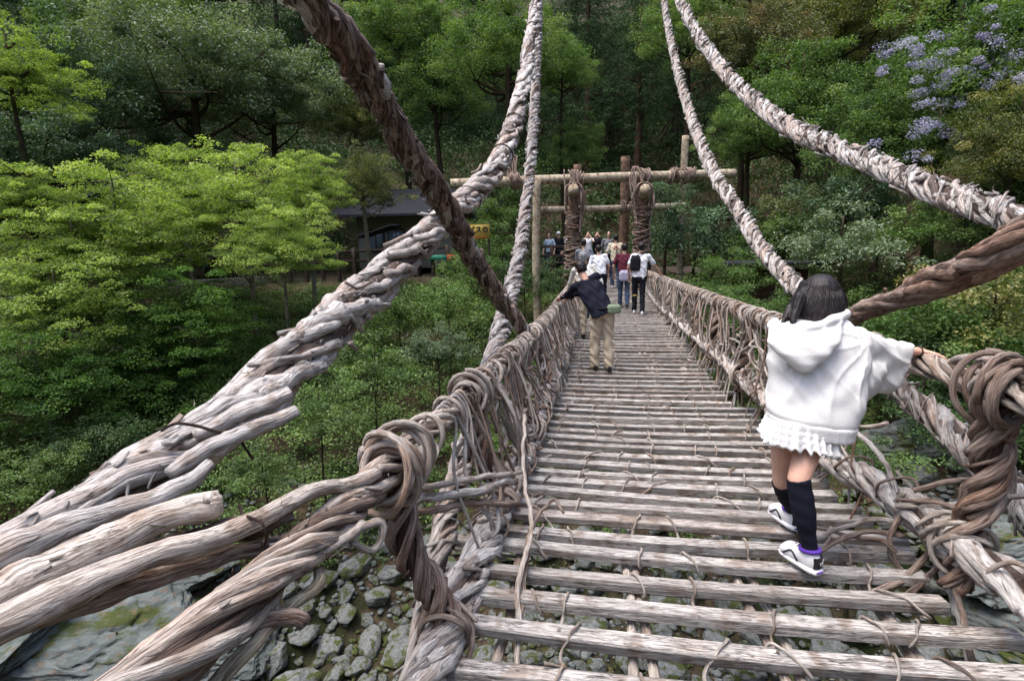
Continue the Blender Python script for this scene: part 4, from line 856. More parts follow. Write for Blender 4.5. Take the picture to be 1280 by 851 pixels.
# single vines the photo shows one by one
LV = [
 ([(235, 850, .98, .018), (275, 800, 1.06, .019), (330, 776, 1.13, .019), (370, 768, 1.17, .018), (382, 776, 1.18, .016)], 'redbrown', 'short brown vine ending blunt at the bottom left'),
 ([(120, 900, .86, .018), (200, 830, .96, .018), (300, 735, 1.14, .017), (380, 672, 1.34, .016), (440, 640, 1.5, .016)], 'tan', None),
 ([(150, 920, .88, .017), (250, 820, 1.02, .016), (330, 740, 1.18, .016), (400, 690, 1.34, .015), (455, 655, 1.5, .015)], 'tan', None),
 ([(200, 930, .9, .016), (290, 830, 1.04, .016), (350, 770, 1.18, .015), (395, 735, 1.28, .016), (400, 712, 1.34, .014)], 'log', None),
 ([(260, 770, 1.1, .012), (340, 715, 1.24, .0125), (420, 672, 1.42, .0125), (475, 655, 1.54, .012), (470, 690, 1.52, .011), (440, 678, 1.46, .010)], 'tan', 'vine bent back on itself below the left handrail'),
 ([(655, 520, 3.5, .012), (655, 600, 2.9, .011), (665, 650, 2.6, .011), (650, 720, 2.3, .012), (648, 790, 2.1, .011), (640, 870, 1.9, .012)], 'tan', 'loose pale vine dropping past the left ends of the slats'),
 ([(705, 640, 2.85, .009), (690, 625, 2.9, .009), (665, 660, 2.6, .011), (655, 720, 2.35, .011), (652, 790, 2.1, .010)], 'redbrown', None),
 ([(480, 560, 1.98, .013), (520, 540, 2.15, .013), (545, 560, 2.1, .012), (530, 590, 2.0, .010)], 'tan', None),
 ([(1072, 540, 3.0, .013), (1110, 585, 2.75, .013), (1135, 650, 2.55, .013), (1165, 690, 2.4, .014), (1190, 740, 2.25, .015), (1205, 800, 2.1, .015), (1222, 880, 1.95, .015)], 'bleached', 'long pale vine leaning down beside the right ends of the slats'),
 ([(1150, 665, 2.35, .010), (1190, 710, 2.22, .011), (1200, 760, 2.15, .012), (1215, 830, 2.0, .012), (1230, 900, 1.9, .012)], 'redbrown', None),
 ([(1120, 632, 2.5, .014), (1180, 630, 2.4, .013), (1230, 628, 2.3, .013), (1310, 615, 2.15, .013)], 'tan', 'pale vine stretched level across the bound hanger at the right'),
 ([(1140, 612, 2.45, .013), (1180, 604, 2.4, .013), (1240, 598, 2.3, .012), (1300, 602, 2.2, .012)], 'redbrown', None),
 ([(1240, 500, 2.15, .010), (1262, 560, 2.2, .010), (1262, 620, 2.25, .012), (1225, 665, 2.35, .013), (1215, 680, 2.4, .010)], 'tan', None),
 ([(1130, 640, 2.5, .012), (1112, 670, 2.5, .013), (1118, 705, 2.5, .012), (1140, 725, 2.45, .011)], 'redbrown', None),
 ([(1185, 640, 2.3, .013), (1215, 690, 2.2, .013), (1260, 745, 2.05, .013), (1320, 800, 1.9, .013)], 'bleached', None),
 ([(985, 402, 4.3, .014), (965, 405, 4.3, .014), (962, 430, 4.3, .013), (970, 455, 4.3, .013), (985, 480, 4.2, .013)], 'bleached', 'pale strap of vine just left of the shoulder of the girl'),
 ([(1178, 455, 2.5, .018), (1200, 447, 2.35, .016), (1240, 450, 2.2, .016), (1268, 472, 2.15, .014), (1262, 490, 2.15, .012)], 'tan', None),
 ([(1235, 475, 2.15, .014), (1245, 510, 2.12, .018), (1280, 520, 2.0, .016), (1330, 545, 1.9, .016)], 'tan', None),
 ([(1262, 462, 2.1, .012), (1290, 490, 2.0, .013), (1340, 540, 1.85, .014)], 'tan', None),
 ([(520, 625, 2.3, .02), (560, 620, 2.4, .022), (600, 612, 2.5, .02), (640, 600, 2.9, .018)], 'bleached', None),
 ([(510, 640, 2.25, .016), (560, 634, 2.4, .018), (600, 628, 2.5, .018), (650, 630, 2.8, .014)], 'redbrown', None),
 ([(520, 612, 2.3, .016), (565, 602, 2.42, .016), (605, 596, 2.6, .015), (650, 590, 2.95, .012)], 'tan', None),
 ([(1020, 690, 2.45, .010), (1050, 675, 2.5, .012), (1085, 665, 2.55, .012), (1130, 668, 2.5, .012)], 'redbrown', None),
 ([(1022, 675, 2.55, .010), (1050, 658, 2.6, .012), (1090, 650, 2.6, .012), (1130, 655, 2.5, .012)], 'tan', None),
 ([(1020, 660, 2.7, .009), (1055, 668, 2.6, .010), (1100, 674, 2.5, .011), (1120, 690, 2.45, .010)], 'redbrown', None),
 ([(1090, 745, 2.25, .013), (1130, 720, 2.35, .014), (1160, 690, 2.4, .013), (1165, 660, 2.4, .013)], 'redbrown', None),
 ([(1120, 752, 2.25, .012), (1145, 735, 2.3, .013), (1180, 700, 2.35, .012)], 'brown', None),
]
for k, (pts, mt, lab) in enumerate(LV): lone_vine(pts, M[mt], None, 'loose_vine', None, lab, 10, 0.07, 200 + k, 0.02)
# the tangle near the deck edges: short curly vines
for f, sd_, a0, a1 in ((edgeL, 91, 1.6, 6), (edgeR, 92, 1.9, 6)):
    r = np.random.default_rng(sd_)
    for k in range(26):
        y = r.uniform(a0, a1); x, z = f(y); a = r.uniform(0, 6.28); pts = []
        for q in range(5): pts.append((x + 0.10 * math.cos(a + q * 1.3) + r.normal() * 0.02, y + 0.05 * q * r.uniform(0.5, 1.5), z + 0.02 + 0.09 * math.sin(a + q * 1.3)))
        t = TM(); t.tube(smooth_path(pts, 0.02), r.uniform(0.006, 0.011), 6, None, 0.1, r=r); t.build('loose_vine', M['tan'] if r.uniform() < .5 else M['redbrown'], BR)
# frayed bark fibres
r = np.random.default_rng(95); fb = TM()
for k in range(900):
    side = r.integers(0, 4); y = r.uniform(0.8, 6); f = (railL, railR, edgeL, edgeR)[side]; x, z = f(y)
    a = r.uniform(0, 6.28); p = np.array([x + 0.07 * math.cos(a), y, z + 0.07 * math.sin(a)]); d = r.normal(size=3) * 0.03
    fb.tube([p, p + d * 0.6 + r.normal(size=3) * 0.006, p + d * 1.1 + np.array([0, 0, -0.012])], [0.0016, 0.0013, 0.0008], 3, r.uniform(), r=r)
tag(fb.build('frayed_fibre', M['redbrown'], BR), 'frayed bark fibres standing off the vines', kind='stuff')

# strips of bark peeling off the old vines
r = np.random.default_rng(96); pb = TM()
def peel(P, Rb, n, k0=1.0):
    T_, N_, B_ = frames(P)
    for _ in range(n):
        i0 = r.integers(2, len(P) - 3); a = r.uniform(0, 6.28); nn = N_[i0] * math.cos(a) + B_[i0] * math.sin(a); sd = np.cross(T_[i0], nn); sg = r.choice((-1, 1)); ln = r.uniform(0.018, 0.05) * k0
        d = T_[i0] * sg + sd * r.normal() * 0.4; b0 = P[i0] + nn * Rb[i0] * r.uniform(0.9, 1.08); q = np.linspace(0, 1, 5)[:, None]
        Q = b0 + d * ln * q + nn * (q ** 2) * ln * r.uniform(0.05, 0.38); w_ = r.uniform(0.002, 0.0065) * k0
        pb.tube(Q, np.array([1, 1, .9, .7, .3]), prof=[(w_, 0), (0, 0.0008), (-w_, 0), (0, -0.0008)], fixed=(sd, nn), rnd=r.uniform(0.2, 1))
for rows, n_, k0 in (([(-150, 800, 1.0, 0.085), (0, 712, 1.2, 0.085), (130, 632, 1.45, 0.085), (250, 548, 1.85, 0.10), (350, 470, 2.4, 0.12), (450, 375, 3.3, 0.13), (530, 298, 4.4, 0.13)], 420, 1.3), ([(-100, 790, .88, .040), (0, 742, .97, .039), (90, 697, 1.06, .037), (160, 667, 1.14, .034), (270, 630, 1.26, .032)], 40, 0.7),
                     ([(432, 55, 2.6, .085), (512, 192, 3.4, .085), (590, 320, 4.4, .08), (650, 400, 5.2, .06)], 160, 1.8), ([(1005, 168, 6.5, .11), (1100, 208, 4.7, .10), (1180, 243, 3.6, .09), (1280, 272, 2.65, .085)], 200, 1.6)):
    P_, R_b = path_px(rows, 0.04); peel(P_, R_b, n_, k0)
for f_, y0_, y1_, rr_ in ((railL, 0.5, 5, .055), (railR, 1.5, 5, .05), (edgeL, 1, 5, .085), (edgeR, 1.2, 5, .08)):
    P_, R_b = rail_world(f_, y0_, y1_, lambda a: rr_); peel(P_, R_b, 130, 0.8)
tag(pb.build('peeling_bark', M['bleached'], BR), 'thin strips of bark peeling off the old vines', kind='stuff')

# ------------------------------------------------------------------ the timber gate and the bound anchor posts at the far end
GA = thing('timber_gate', tuple(onZ(670, 391, -1.0)), 'log gate with two level crossbeams at the far end of the bridge', 'gate')
def log(parent, name, a, b, ra, rb, mat, label=None, sides=14):
    r = np.random.default_rng(int(abs(a[0] * 97 + b[2] * 31)) + 5); P = smooth_path([tuple(a), tuple((np.array(a) + np.array(b)) / 2 + r.normal(size=3) * 0.02), tuple(b)], 0.2)
    t = TM(); t.tube(P, np.linspace(ra, rb, len(P)), sides, r.uniform(0.4, 0.8), 0.03, r=r); o = t.build(name, mat, parent)
    if label: tag(o, label)
    return o
a, b = W(563, 230, 16.3), W(918, 217, 17.3); cb = log(GA, 'crossbeam', a, b, 0.155, 0.15, M['log'], 'upper pale log crossbeam')
a2, b2 = W(672, 263, 17.0), W(858, 257, 17.6); log(GA, 'crossbeam', a2, b2, 0.12, 0.11, M['log'], 'lower and shorter log crossbeam')
def gpost(px0, py0, px1, py1, d, rd, mat, lab, bottom=None):
    t_ = W(px0, py0, d); b_ = W(px1, py1, d); zb = gz(t_.x, t_.y) - 0.2 if bottom is None else bottom
    return log(GA, 'post', (t_.x, t_.y, t_.z), (t_.x, t_.y, zb), rd, rd * 1.05, mat, lab)
gpost(671, 225, 671, 390, 16.0, 0.125, M['log'], 'slender pale post left of the bridge')
gpost(782, 196, 782, 290, 17.9, 0.16, M['post'], 'brown post behind the crossbeams in the middle')
gpost(857, 170, 857, 300, 17.8, 0.12, M['log'], 'brown post at the right of the gate')
gpost(722, 206, 722, 300, 17.6, 0.14, M['post'], 'brown post behind the left bound anchor')
def wrap(parent, c, axis, rr, n, rv, seed, mat, length=0.3):
    r = np.random.default_rng(seed); t = TM()
    for _ in range(n):
        tl = []; coil(tl, np.array(c) + np.array(axis) * r.uniform(-length / 2, length / 2), np.array(axis) + r.normal(size=3) * 0.12, rr * r.uniform(0.95, 1.2), r.uniform(1, 1.6), rv * r.uniform(0.7, 1.3), r, 0.05, 5); q_ = tl[0]
        t.V.append(q_.V[0]); t.F.append(q_.F[0] + t.n); t.n += len(q_.V[0]); t.A.append(q_.A[0]); t.U.append(q_.U[0])
    return t.build('vine_binding', mat, parent)
bx = (b - a).normalized()
for px, L_ in ((640, .35), (717, .45), (798, .4), (838, .3), (859, .45)):
    q = (px - 563) / (918 - 563); wrap(GA, a.lerp(b, q), bx, 0.19, 9, 0.022, px, M['redbrown'], L_)
for px in (676, 782, 800):
    q = (px - 672) / (858 - 672); wrap(GA, a2.lerp(b2, q), bx, 0.16, 7, 0.02, px + 1, M['redbrown'], 0.35)
for px, y0_, y1_, d in ((639, 195, 228, 16.4), (717, 212, 262, 16.2), (797, 208, 245, 16.6)):   # ropes hanging down from the beam
    r = np.random.default_rng(px); t = TM()
    for _ in range(10):
        x_ = px + r.normal() * 4; t.tube(smooth_path([tuple(W(x_, y0_, d)), tuple(W(x_ + r.normal() * 4, (y0_ + y1_) / 2, d)), tuple(W(x_ + r.normal() * 3, y1_ + r.uniform(-4, 6), d))], 0.1), 0.022, 5, None, 0.1, r=r)
    t.build('vine_binding', M['redbrown'], GA)
for px, tilt, lab, bott in ((718, 0.10, 'left of the two anchor posts bound all over with vines', 345), (805, 0.08, 'right of the two anchor posts bound all over with vines', 330)):
    base = onX(px - 4, bott, W(px, bott, 15.6).x); top = W(px, 236, 15.6); foot = Vector((top.x - tilt, top.y + 0.15, -0.3))
    ap = thing('anchor_post', (foot.x, foot.y, foot.z), lab, 'post')
    log(ap, 'log', (top.x, top.y - 0.12, top.z + 0.02), (foot.x, foot.y, foot.z), 0.15, 0.17, M['post'])
    log(ap, 'log', (top.x, top.y - 0.55, top.z - 0.05), (top.x - 0.02, top.y + 0.5, top.z - 0.35), 0.155, 0.15, M['log'], 'short log seen end on')
    ax = (top - foot).normalized(); r = np.random.default_rng(px); t = TM()
    for k in range(58):
        q = 0.10 + 0.72 * k / 58; tl = []; coil(tl, np.array(foot.lerp(top, q)) + r.normal(size=3) * 0.015, np.array(ax) + r.normal(size=3) * 0.10, 0.21 * r.uniform(0.95, 1.12), r.uniform(0.7, 1.5), r.uniform(0.014, 0.024), r, 0.03, 5); q_ = tl[0]
        t.V.append(q_.V[0]); t.F.append(q_.F[0] + t.n); t.n += len(q_.V[0]); t.A.append(q_.A[0]); t.U.append(q_.U[0])
    for k in range(40):    # vines hanging over the log end
        a_ = r.uniform(-2.6, 2.6); rr_ = r.uniform(0.17, 0.26); sx = math.sin(a_) * 0.24
        P = smooth_path([(top.x + sx * .3, top.y - 0.1 + r.normal() * .1, top.z + 0.17), (top.x + sx, top.y - 0.12 + r.normal() * .1, top.z + 0.02), (top.x + sx * 1.15 + r.normal() * .03, top.y + r.normal() * .12, top.z - 0.45), (top.x + sx * 0.8, top.y + r.normal() * .12, top.z - 0.9 - r.uniform(0, .5))], 0.08)
        t.tube(P, r.uniform(0.012, 0.022), 5, None, 0.1, r=r)
    t.build('vine_binding', M['redbrown'], ap)

# ------------------------------------------------------------------ road side: fence, house, sign, bench, huts, platform
def fence(px0, py0, px1, py1, d0, d1, npost, hgt, name, label, parts=('post', 'rail'), mat='dark_wood', levels=(0.42, 0.85)):
    a, b = W(px0, py0, d0), W(px1, py1, d1); f = thing(name, tuple(a), label, 'fence')
    for k in range(npost):
        p = a.lerp(b, k / (npost - 1)); t = TM(); bar(t, (p.x, p.y, p.z - 0.8), (p.x, p.y, p.z + hgt), 0.13, 0.13); t.build('post', M[mat], f)
    for lv_ in levels:
        t = TM(); bar(t, (a.x, a.y, a.z + hgt * lv_), (b.x, b.y, b.z + hgt * lv_), 0.06, 0.11); t.build('rail', M[mat], f)
    return f
fence(300, 345, 560, 333, 21, 22.3, 14, 0.95, 'roadside_fence', 'dark wooden two-rail fence along the road in front of the house')
fence(672, 334, 724, 334, 21.6, 22.0, 4, 0.95, 'platform_fence', 'dark railing in front of the people left of the bridge gate', levels=(0.2, 0.5, 0.9))
fence(812, 318, 850, 318, 21.6, 22.0, 3, 0.95, 'platform_fence', 'dark railing half hidden behind the right anchor post', levels=(0.3, 0.85))
# retaining wall under the road
a, b = W(-60, 372, 19.5), W(330, 352, 19.5)
t = TM(); bar(t, (a.x, a.y, a.z - 0.25), (b.x, b.y, b.z - 0.25), 0.3, 0.9); o = t.build('retaining_wall', M['concrete'], None, tuple(a)); tag(o, 'low dark concrete wall half hidden behind the bright maples', 'wall')
# landing platform under the people
pc = W(740, 334, 22.6); t = TM(); box_tm(t, (pc.x + 0.2, pc.y + 0.8, pc.z - 0.24), (9.0, 4.0, 0.16), np.eye(3)); o = t.build('landing_platform', M['dark_wood'], None, tuple(pc)); tag(o, 'dark timber landing where the visitors wait beyond the gate', 'platform')
for q in (-1, 1):
    for xx in (-3.8, 0, 3.8): pass
# house
hc = W(520, 330, 25.0); H = thing('house', (hc.x, hc.y, hc.z), 'low house with a wide slate-grey roof behind the left ropes', 'house')
yaw = R(8); cx, sx = math.cos(yaw), math.sin(yaw)
def hp(x, y, z): return (hc.x + x * cx - y * sx, hc.y + x * sx + y * cx, hc.z + z)
HR = np.array([[cx, -sx, 0], [sx, cx, 0], [0, 0, 1.0]])
t = TM(); box_tm(t, hp(0, 1.8, 1.1), (5.6, 3.4, 2.6), HR, 0.01); t.build('wall', M['wall'], H)
def roof(parent, cw, w_, dpt, z0, z1, fn, mat, thick=0.1, name='roof'):
    V = []; 
    for (x, y, z) in ((-w_ / 2, -dpt, z0), (w_ / 2, -dpt, z0), (w_ / 2, 1.8, z1), (-w_ / 2, 1.8, z1), (w_ / 2, 4.6, z0), (-w_ / 2, 4.6, z0)): V.append(fn(x, y, z)); V.append(fn(x, y, z - thick))
    F = [(0, 2, 4, 6), (6, 4, 8, 10), (1, 7, 5, 3), (7, 11, 9, 5), (0, 1, 3, 2), (10, 8, 9, 11), (2, 3, 5, 4), (4, 5, 9, 8), (6, 7, 1, 0), (10, 11, 7, 6)]
    me = bpy.data.meshes.new(name); me.from_pydata(V, [], F); me.update(); return link(name, me, mat, parent)
roof(H, 0, 7.4, 1.1, 2.35, 3.7, hp, M['roof'])
for xx in (-1.9, -0.9, 0.4):
    t = TM(); box_tm(t, hp(xx, 0.07, 1.15), (0.85, 0.08, 1.1), HR); wn = t.build('window', M['dark_wood'], H)
    t = TM(); box_tm(t, hp(xx, 0.02, 1.15), (0.72, 0.03, 0.95), HR); t.build('pane', M['glass'], wn)
    t = TM(); box_tm(t, hp(xx, -0.01, 1.15), (0.04, 0.04, 0.95), HR); t.build('glazing_bar', M['dark_wood'], wn)
# small eave of the annex at the left of the house
ec = W(475, 292, 23.5); t = TM(); bar(t, (ec.x - 0.9, ec.y, ec.z - 0.15), (ec.x + 0.8, ec.y, ec.z + 0.35), 1.2, 0.07); e_ = t.build('awning', M['roof'], H); tag(e_, 'small sloping awning at the left end')
# yellow sign
sc_ = W(599, 290, 18.6); SG = thing('sign_board', (sc_.x, sc_.y, sc_.z - 1.5), 'yellow sign board with black and red Japanese brush writing beside the house', 'sign')
t = TM(); bar(t, (sc_.x - 0.38, sc_.y, sc_.z), (sc_.x + 0.38, sc_.y, sc_.z), 0.05, 0.52); t.build('board', M['yellow'], SG)
for s_ in (-0.34, 0.34):
    t = TM(); bar(t, (sc_.x + s_, sc_.y + 0.06, sc_.z - 2.4), (sc_.x + s_, sc_.y + 0.06, sc_.z + 0.35), 0.06, 0.06); t.build('leg', M['dark_wood'], SG)
def text(s_, loc, size, mat, parent, rz=0, name='lettering', ext=0.004, bold=0.0, rx=90):
    c = bpy.data.curves.new(name, 'FONT'); c.body = s_; c.size = size; c.extrude = ext; c.offset = bold; c.align_x = 'CENTER'; c.align_y = 'CENTER'
    o = bpy.data.objects.new(name, c); COL.objects.link(o); dg = bpy.context.evaluated_depsgraph_get(); dg.update()
    me = bpy.data.meshes.new_from_object(o.evaluated_get(dg)); bpy.data.objects.remove(o)
    me.transform(Matrix.Translation(loc) @ Matrix.Rotation(rz, 4, 'Z') @ Matrix.Rotation(R(rx), 4, 'X')); return link(name, me, mat, parent)
text('ビスの', (sc_.x - 0.02, sc_.y - 0.035, sc_.z + 0.07), 0.25, M['black_panel'], SG, bold=0.008)
t = TM(); r = np.random.default_rng(4)
for k in range(6):
    x_ = sc_.x - 0.25 + k * 0.09; t.tube([(x_, sc_.y - 0.034, sc_.z - 0.16 + r.normal() * .02), (x_ + .04, sc_.y - 0.034, sc_.z - 0.19), (x_ + .06 * r.uniform(-1, 1), sc_.y - 0.034, sc_.z - 0.235)], 0.011, 5, 0.5)
t.build('red_strokes', M['red'], SG)
# bench with green cover and red end
bc = W(545, 322, 22.2); BN = thing('bench', (bc.x, bc.y, bc.z - 0.45), 'low bench with a green cover and a red end under the big cable', 'bench')
t = TM(); bar(t, (bc.x - 1.1, bc.y, bc.z), (bc.x + 0.55, bc.y, bc.z), 0.5, 0.2); t.build('seat', M['green_paint'], BN)
t = TM(); bar(t, (bc.x + 0.57, bc.y, bc.z), (bc.x + 0.9, bc.y, bc.z), 0.5, 0.22); t.build('end_panel', M['red'], BN)
for s_ in (-0.9, 0.7):
    t = TM(); bar(t, (bc.x + s_, bc.y, bc.z - 1.0), (bc.x + s_, bc.y, bc.z - 0.1), 0.4, 0.08); t.build('leg', M['dark_wood'], BN)
# round-sided hut at the left edge and boarded shed at the right
lc = W(30, 262, 17.5); HU = thing('hut', (lc.x, lc.y, lc.z - 2.2), 'small hut with a low dark roof at the left edge behind the maples', 'hut')
def lp(x, y, z): return (lc.x + x, lc.y + y, lc.z + z)
t = TM(); box_tm(t, lp(0, 1.7, -1.6), (4.4, 3.0, 3.0), np.eye(3), 0.01); t.build('wall', M['boards'], HU)
roof(HU, 0, 6.0, 0.9, 0.1, 1.1, lp, M['roof'])
t = TM(); box_tm(t, lp(0.5, 0.17, -1.5), (1.2, 0.1, 0.9), np.eye(3)); t.build('window', M['glass'], HU)
rc_ = W(962, 370, 15.0); SH = thing('boarded_shed', (rc_.x, rc_.y, rc_.z - 1.0), 'brown boarded shed half hidden left of the head of the girl', 'shed')
t = TM()
for k in range(8): box_tm(t, (rc_.x, rc_.y + 0.5, rc_.z - 0.75 + k * 0.2), (2.0, 0.9, 0.19), np.eye(3), 0.04, rnd=k / 8)
t.build('boarding', M['boards'], SH)
t = TM(); box_tm(t, (rc_.x, rc_.y + 0.4, rc_.z + 0.95), (2.5, 1.5, 0.08), np.eye(3)); t.build('roof', M['roof'], SH)
rc_ = W(925, 292, 19.0); SH = thing('shelter', (rc_.x, rc_.y, rc_.z - 2.0), 'dark open shelter under the trees right of the blue-green bush', 'shelter')
for sx_ in (-0.9, 0.9):
    t = TM(); bar(t, (rc_.x + sx_, rc_.y, rc_.z - 2.6), (rc_.x + sx_, rc_.y, rc_.z + 0.5), 0.14, 0.14); t.build('post', M['dark_wood'], SH)
t = TM(); box_tm(t, (rc_.x, rc_.y + 0.6, rc_.z + 0.55), (2.6, 2.2, 0.12), np.eye(3)); t.build('roof', M['dark_wood'], SH)
t = TM(); box_tm(t, (rc_.x, rc_.y, rc_.z - 0.2), (1.9, 0.06, 0.3), np.eye(3)); t.build('rail', M['dark_wood'], SH)

# ------------------------------------------------------------------ people
def loft(rings, n=20, sup=2.0):
    """closed surface through rings of (centre, half axis a, half axis b)"""
    t = np.arange(n) / n * 2 * math.pi; c = np.sign(np.cos(t)) * np.abs(np.cos(t)) ** (2 / sup); s = np.sign(np.sin(t)) * np.abs(np.sin(t)) ** (2 / sup)
    V = []; F = []
    for C, a, b in rings: V += list(np.array(C) + np.outer(c, a) + np.outer(s, b))
    m = len(rings); V.append(np.array(rings[0][0])); V.append(np.array(rings[-1][0])); i0, i1 = m * n, m * n + 1
    for i in range(m - 1):
        for j in range(n): F.append((i * n + j, i * n + (j + 1) % n, (i + 1) * n + (j + 1) % n, (i + 1) * n + j))
    for j in range(n): F.append((i0, (j + 1) % n, j)); F.append((i1, (m - 1) * n + j, (m - 1) * n + (j + 1) % n))
    return V, F
def capsule(p, rp, q, rq, n=14):
    p, q = np.array(p, float), np.array(q, float); T = q - p; L = np.linalg.norm(T) + 1e-9; T /= L
    a = np.cross(T, [0, 0, 1.0]); a = np.array([1.0, 0, 0]) if np.linalg.norm(a) < 1e-3 else a / np.linalg.norm(a); b = np.cross(T, a); rings = []
    for k in range(1, 5): w_ = math.pi / 2 * k / 4; rings.append((p - T * rp * math.cos(w_), a * rp * math.sin(w_), b * rp * math.sin(w_)))
    for k in range(1, 5): m = k / 4; rings.append((p + (q - p) * m, a * (rp + (rq - rp) * m), b * (rp + (rq - rp) * m)))
    for k in range(1, 4): w_ = math.pi / 2 * (1 - k / 4); rings.append((q + T * rq * math.cos(w_), a * rq * math.sin(w_), b * rq * math.sin(w_)))
    return loft(rings, n)
def ball(c, ax, ay, az, n=16):
    """ellipsoid with half axes as vectors"""
    c, ax, ay, az = (np.array(v, float) for v in (c, ax, ay, az)); rings = []
    for k in range(1, 12): w_ = math.pi * k / 12; rings.append((c - az * math.cos(w_), ax * math.sin(w_), ay * math.sin(w_)))
    return loft(rings, n)
def fuse(parts, voxel, smooth, name, disp=None):
    V = []; F = []; n = 0
    for v, f in parts:
        V += [tuple(x) for x in v]; F += [tuple(i + n for i in g) for g in f]; n += len(v)
    me = bpy.data.meshes.new('tmp'); me.from_pydata(V, [], F); me.update()
    o = bpy.data.objects.new('tmp', me); COL.objects.link(o)
    m = o.modifiers.new('r', 'REMESH'); m.mode = 'VOXEL'; m.voxel_size = voxel; m.adaptivity = 0
    if smooth: s = o.modifiers.new('s', 'SMOOTH'); s.factor = 0.5; s.iterations = smooth
    dg = bpy.context.evaluated_depsgraph_get(); dg.update()
    out = bpy.data.meshes.new_from_object(o.evaluated_get(dg)); out.name = name
    bpy.data.objects.remove(o); bpy.data.meshes.remove(me)
    if disp is not None:
        k = len(out.vertices); co = np.empty(k * 3, np.float32); no = np.empty(k * 3, np.float32)
        out.vertices.foreach_get('co', co); out.vertex_normals.foreach_get('vector', no); co = co.reshape(-1, 3); no = no.reshape(-1, 3)
        out.vertices.foreach_set('co', (co + no * disp(co)[:, None]).astype(np.float32).ravel())
    out.polygons.foreach_set('use_smooth', np.ones(len(out.polygons), bool)); out.update()
    return out
def unit(v): v = np.array(v, float); return v / (np.linalg.norm(v) + 1e-9)
def hand_parts(wrist, el, s=1.0, curl=0.5, down=None, side=1):
    """palm, four unequal bent fingers and a thumb leaving the side of the palm"""
    w_ = np.array(wrist, float); d = unit(w_ - np.array(el)); dn = unit(np.array([0, 0, -1.0]) if down is None else down); dn = unit(dn - d * (dn @ d)); a = np.cross(dn, d) * side
    pc = w_ + d * 0.045 * s; parts = [loft([(w_ - d * .01 * s, a * .024 * s, dn * .017 * s), (w_ + d * .02 * s, a * .030 * s, dn * .016 * s), (w_ + d * .06 * s, a * .038 * s, dn * .014 * s), (w_ + d * .085 * s, a * .036 * s, dn * .011 * s)], 16)]
    for k, (o, ln) in enumerate(((-.029, .060), (-.010, .072), (.010, .068), (.028, .052))):
        p = w_ + d * .082 * s + a * o * s; ln *= s; r_ = 0.0082 * s
        q = p + (d * math.cos(curl * .5) + dn * math.sin(curl * .5) + a * o * 1.5) * ln * .42; u = q + (d * math.cos(curl * 1.3) + dn * math.sin(curl * 1.3)) * ln * .33; v = u + (d * math.cos(curl * 2.0) + dn * math.sin(curl * 2.0)) * ln * .25
        parts += [capsule(p - d * .015 * s, r_ * 1.05, q, r_, 8), capsule(q, r_, u, r_ * .93, 8), capsule(u, r_ * .93, v, r_ * .8, 8)]
    p = w_ + d * .022 * s - a * .022 * s; q = p + (d * .55 - a * .75 + dn * .35) * .034 * s; u = q + (d * .85 - a * .25 + dn * .5) * .030 * s
    parts += [capsule(p, .012 * s, q, .0105 * s, 8), capsule(q, .0105 * s, u, .0085 * s, 8)]
    return parts
def head_parts(c, f, up, s=1.0):
    c = np.array(c); f = unit(f); up = unit(up); f = unit(f - up * (f @ up)); a = np.cross(f, up)
    P = [ball(c + up * .02 * s, a * .074 * s, f * .092 * s, up * .098 * s), ball(c + f * .025 * s - up * .045 * s, a * .056 * s, f * .062 * s, up * .066 * s), capsule(c + f * .09 * s + up * .012 * s, .008 * s, c + f * .108 * s - up * .018 * s, .012 * s, 8)]
    P += [ball(c + a * .078 * q * s - up * .005 * s - f * .005 * s, a * .010 * s, f * .018 * s, up * .03 * s, 10) for q in (-1, 1)]
    P += [capsule(c + f * .085 * s - up * .052 * s - a * .02 * s, .006 * s, c + f * .085 * s - up * .052 * s + a * .02 * s, .006 * s, 6)]
    return P
def shoe_parts(heel, toe, s=1.0):
    h, t = np.array(heel, float), np.array(toe, float); d = unit(t - h); L = np.linalg.norm(t - h); up = np.array([0, 0, 1.0]); a = np.cross(d, up)
    return loft([(h - d * .01 + up * .03 * s, a * .018 * s, up * .022 * s), (h + up * .045 * s, a * .032 * s, up * .045 * s), (h + d * L * .3 + up * .042 * s, a * .036 * s, up * .042 * s), (h + d * L * .6 + up * .032 * s, a * .043 * s, up * .032 * s), (h + d * L * .88 + up * .024 * s, a * .040 * s, up * .024 * s), (t + up * .018 * s, a * .02 * s, up * .014 * s)], 14, 2.6)
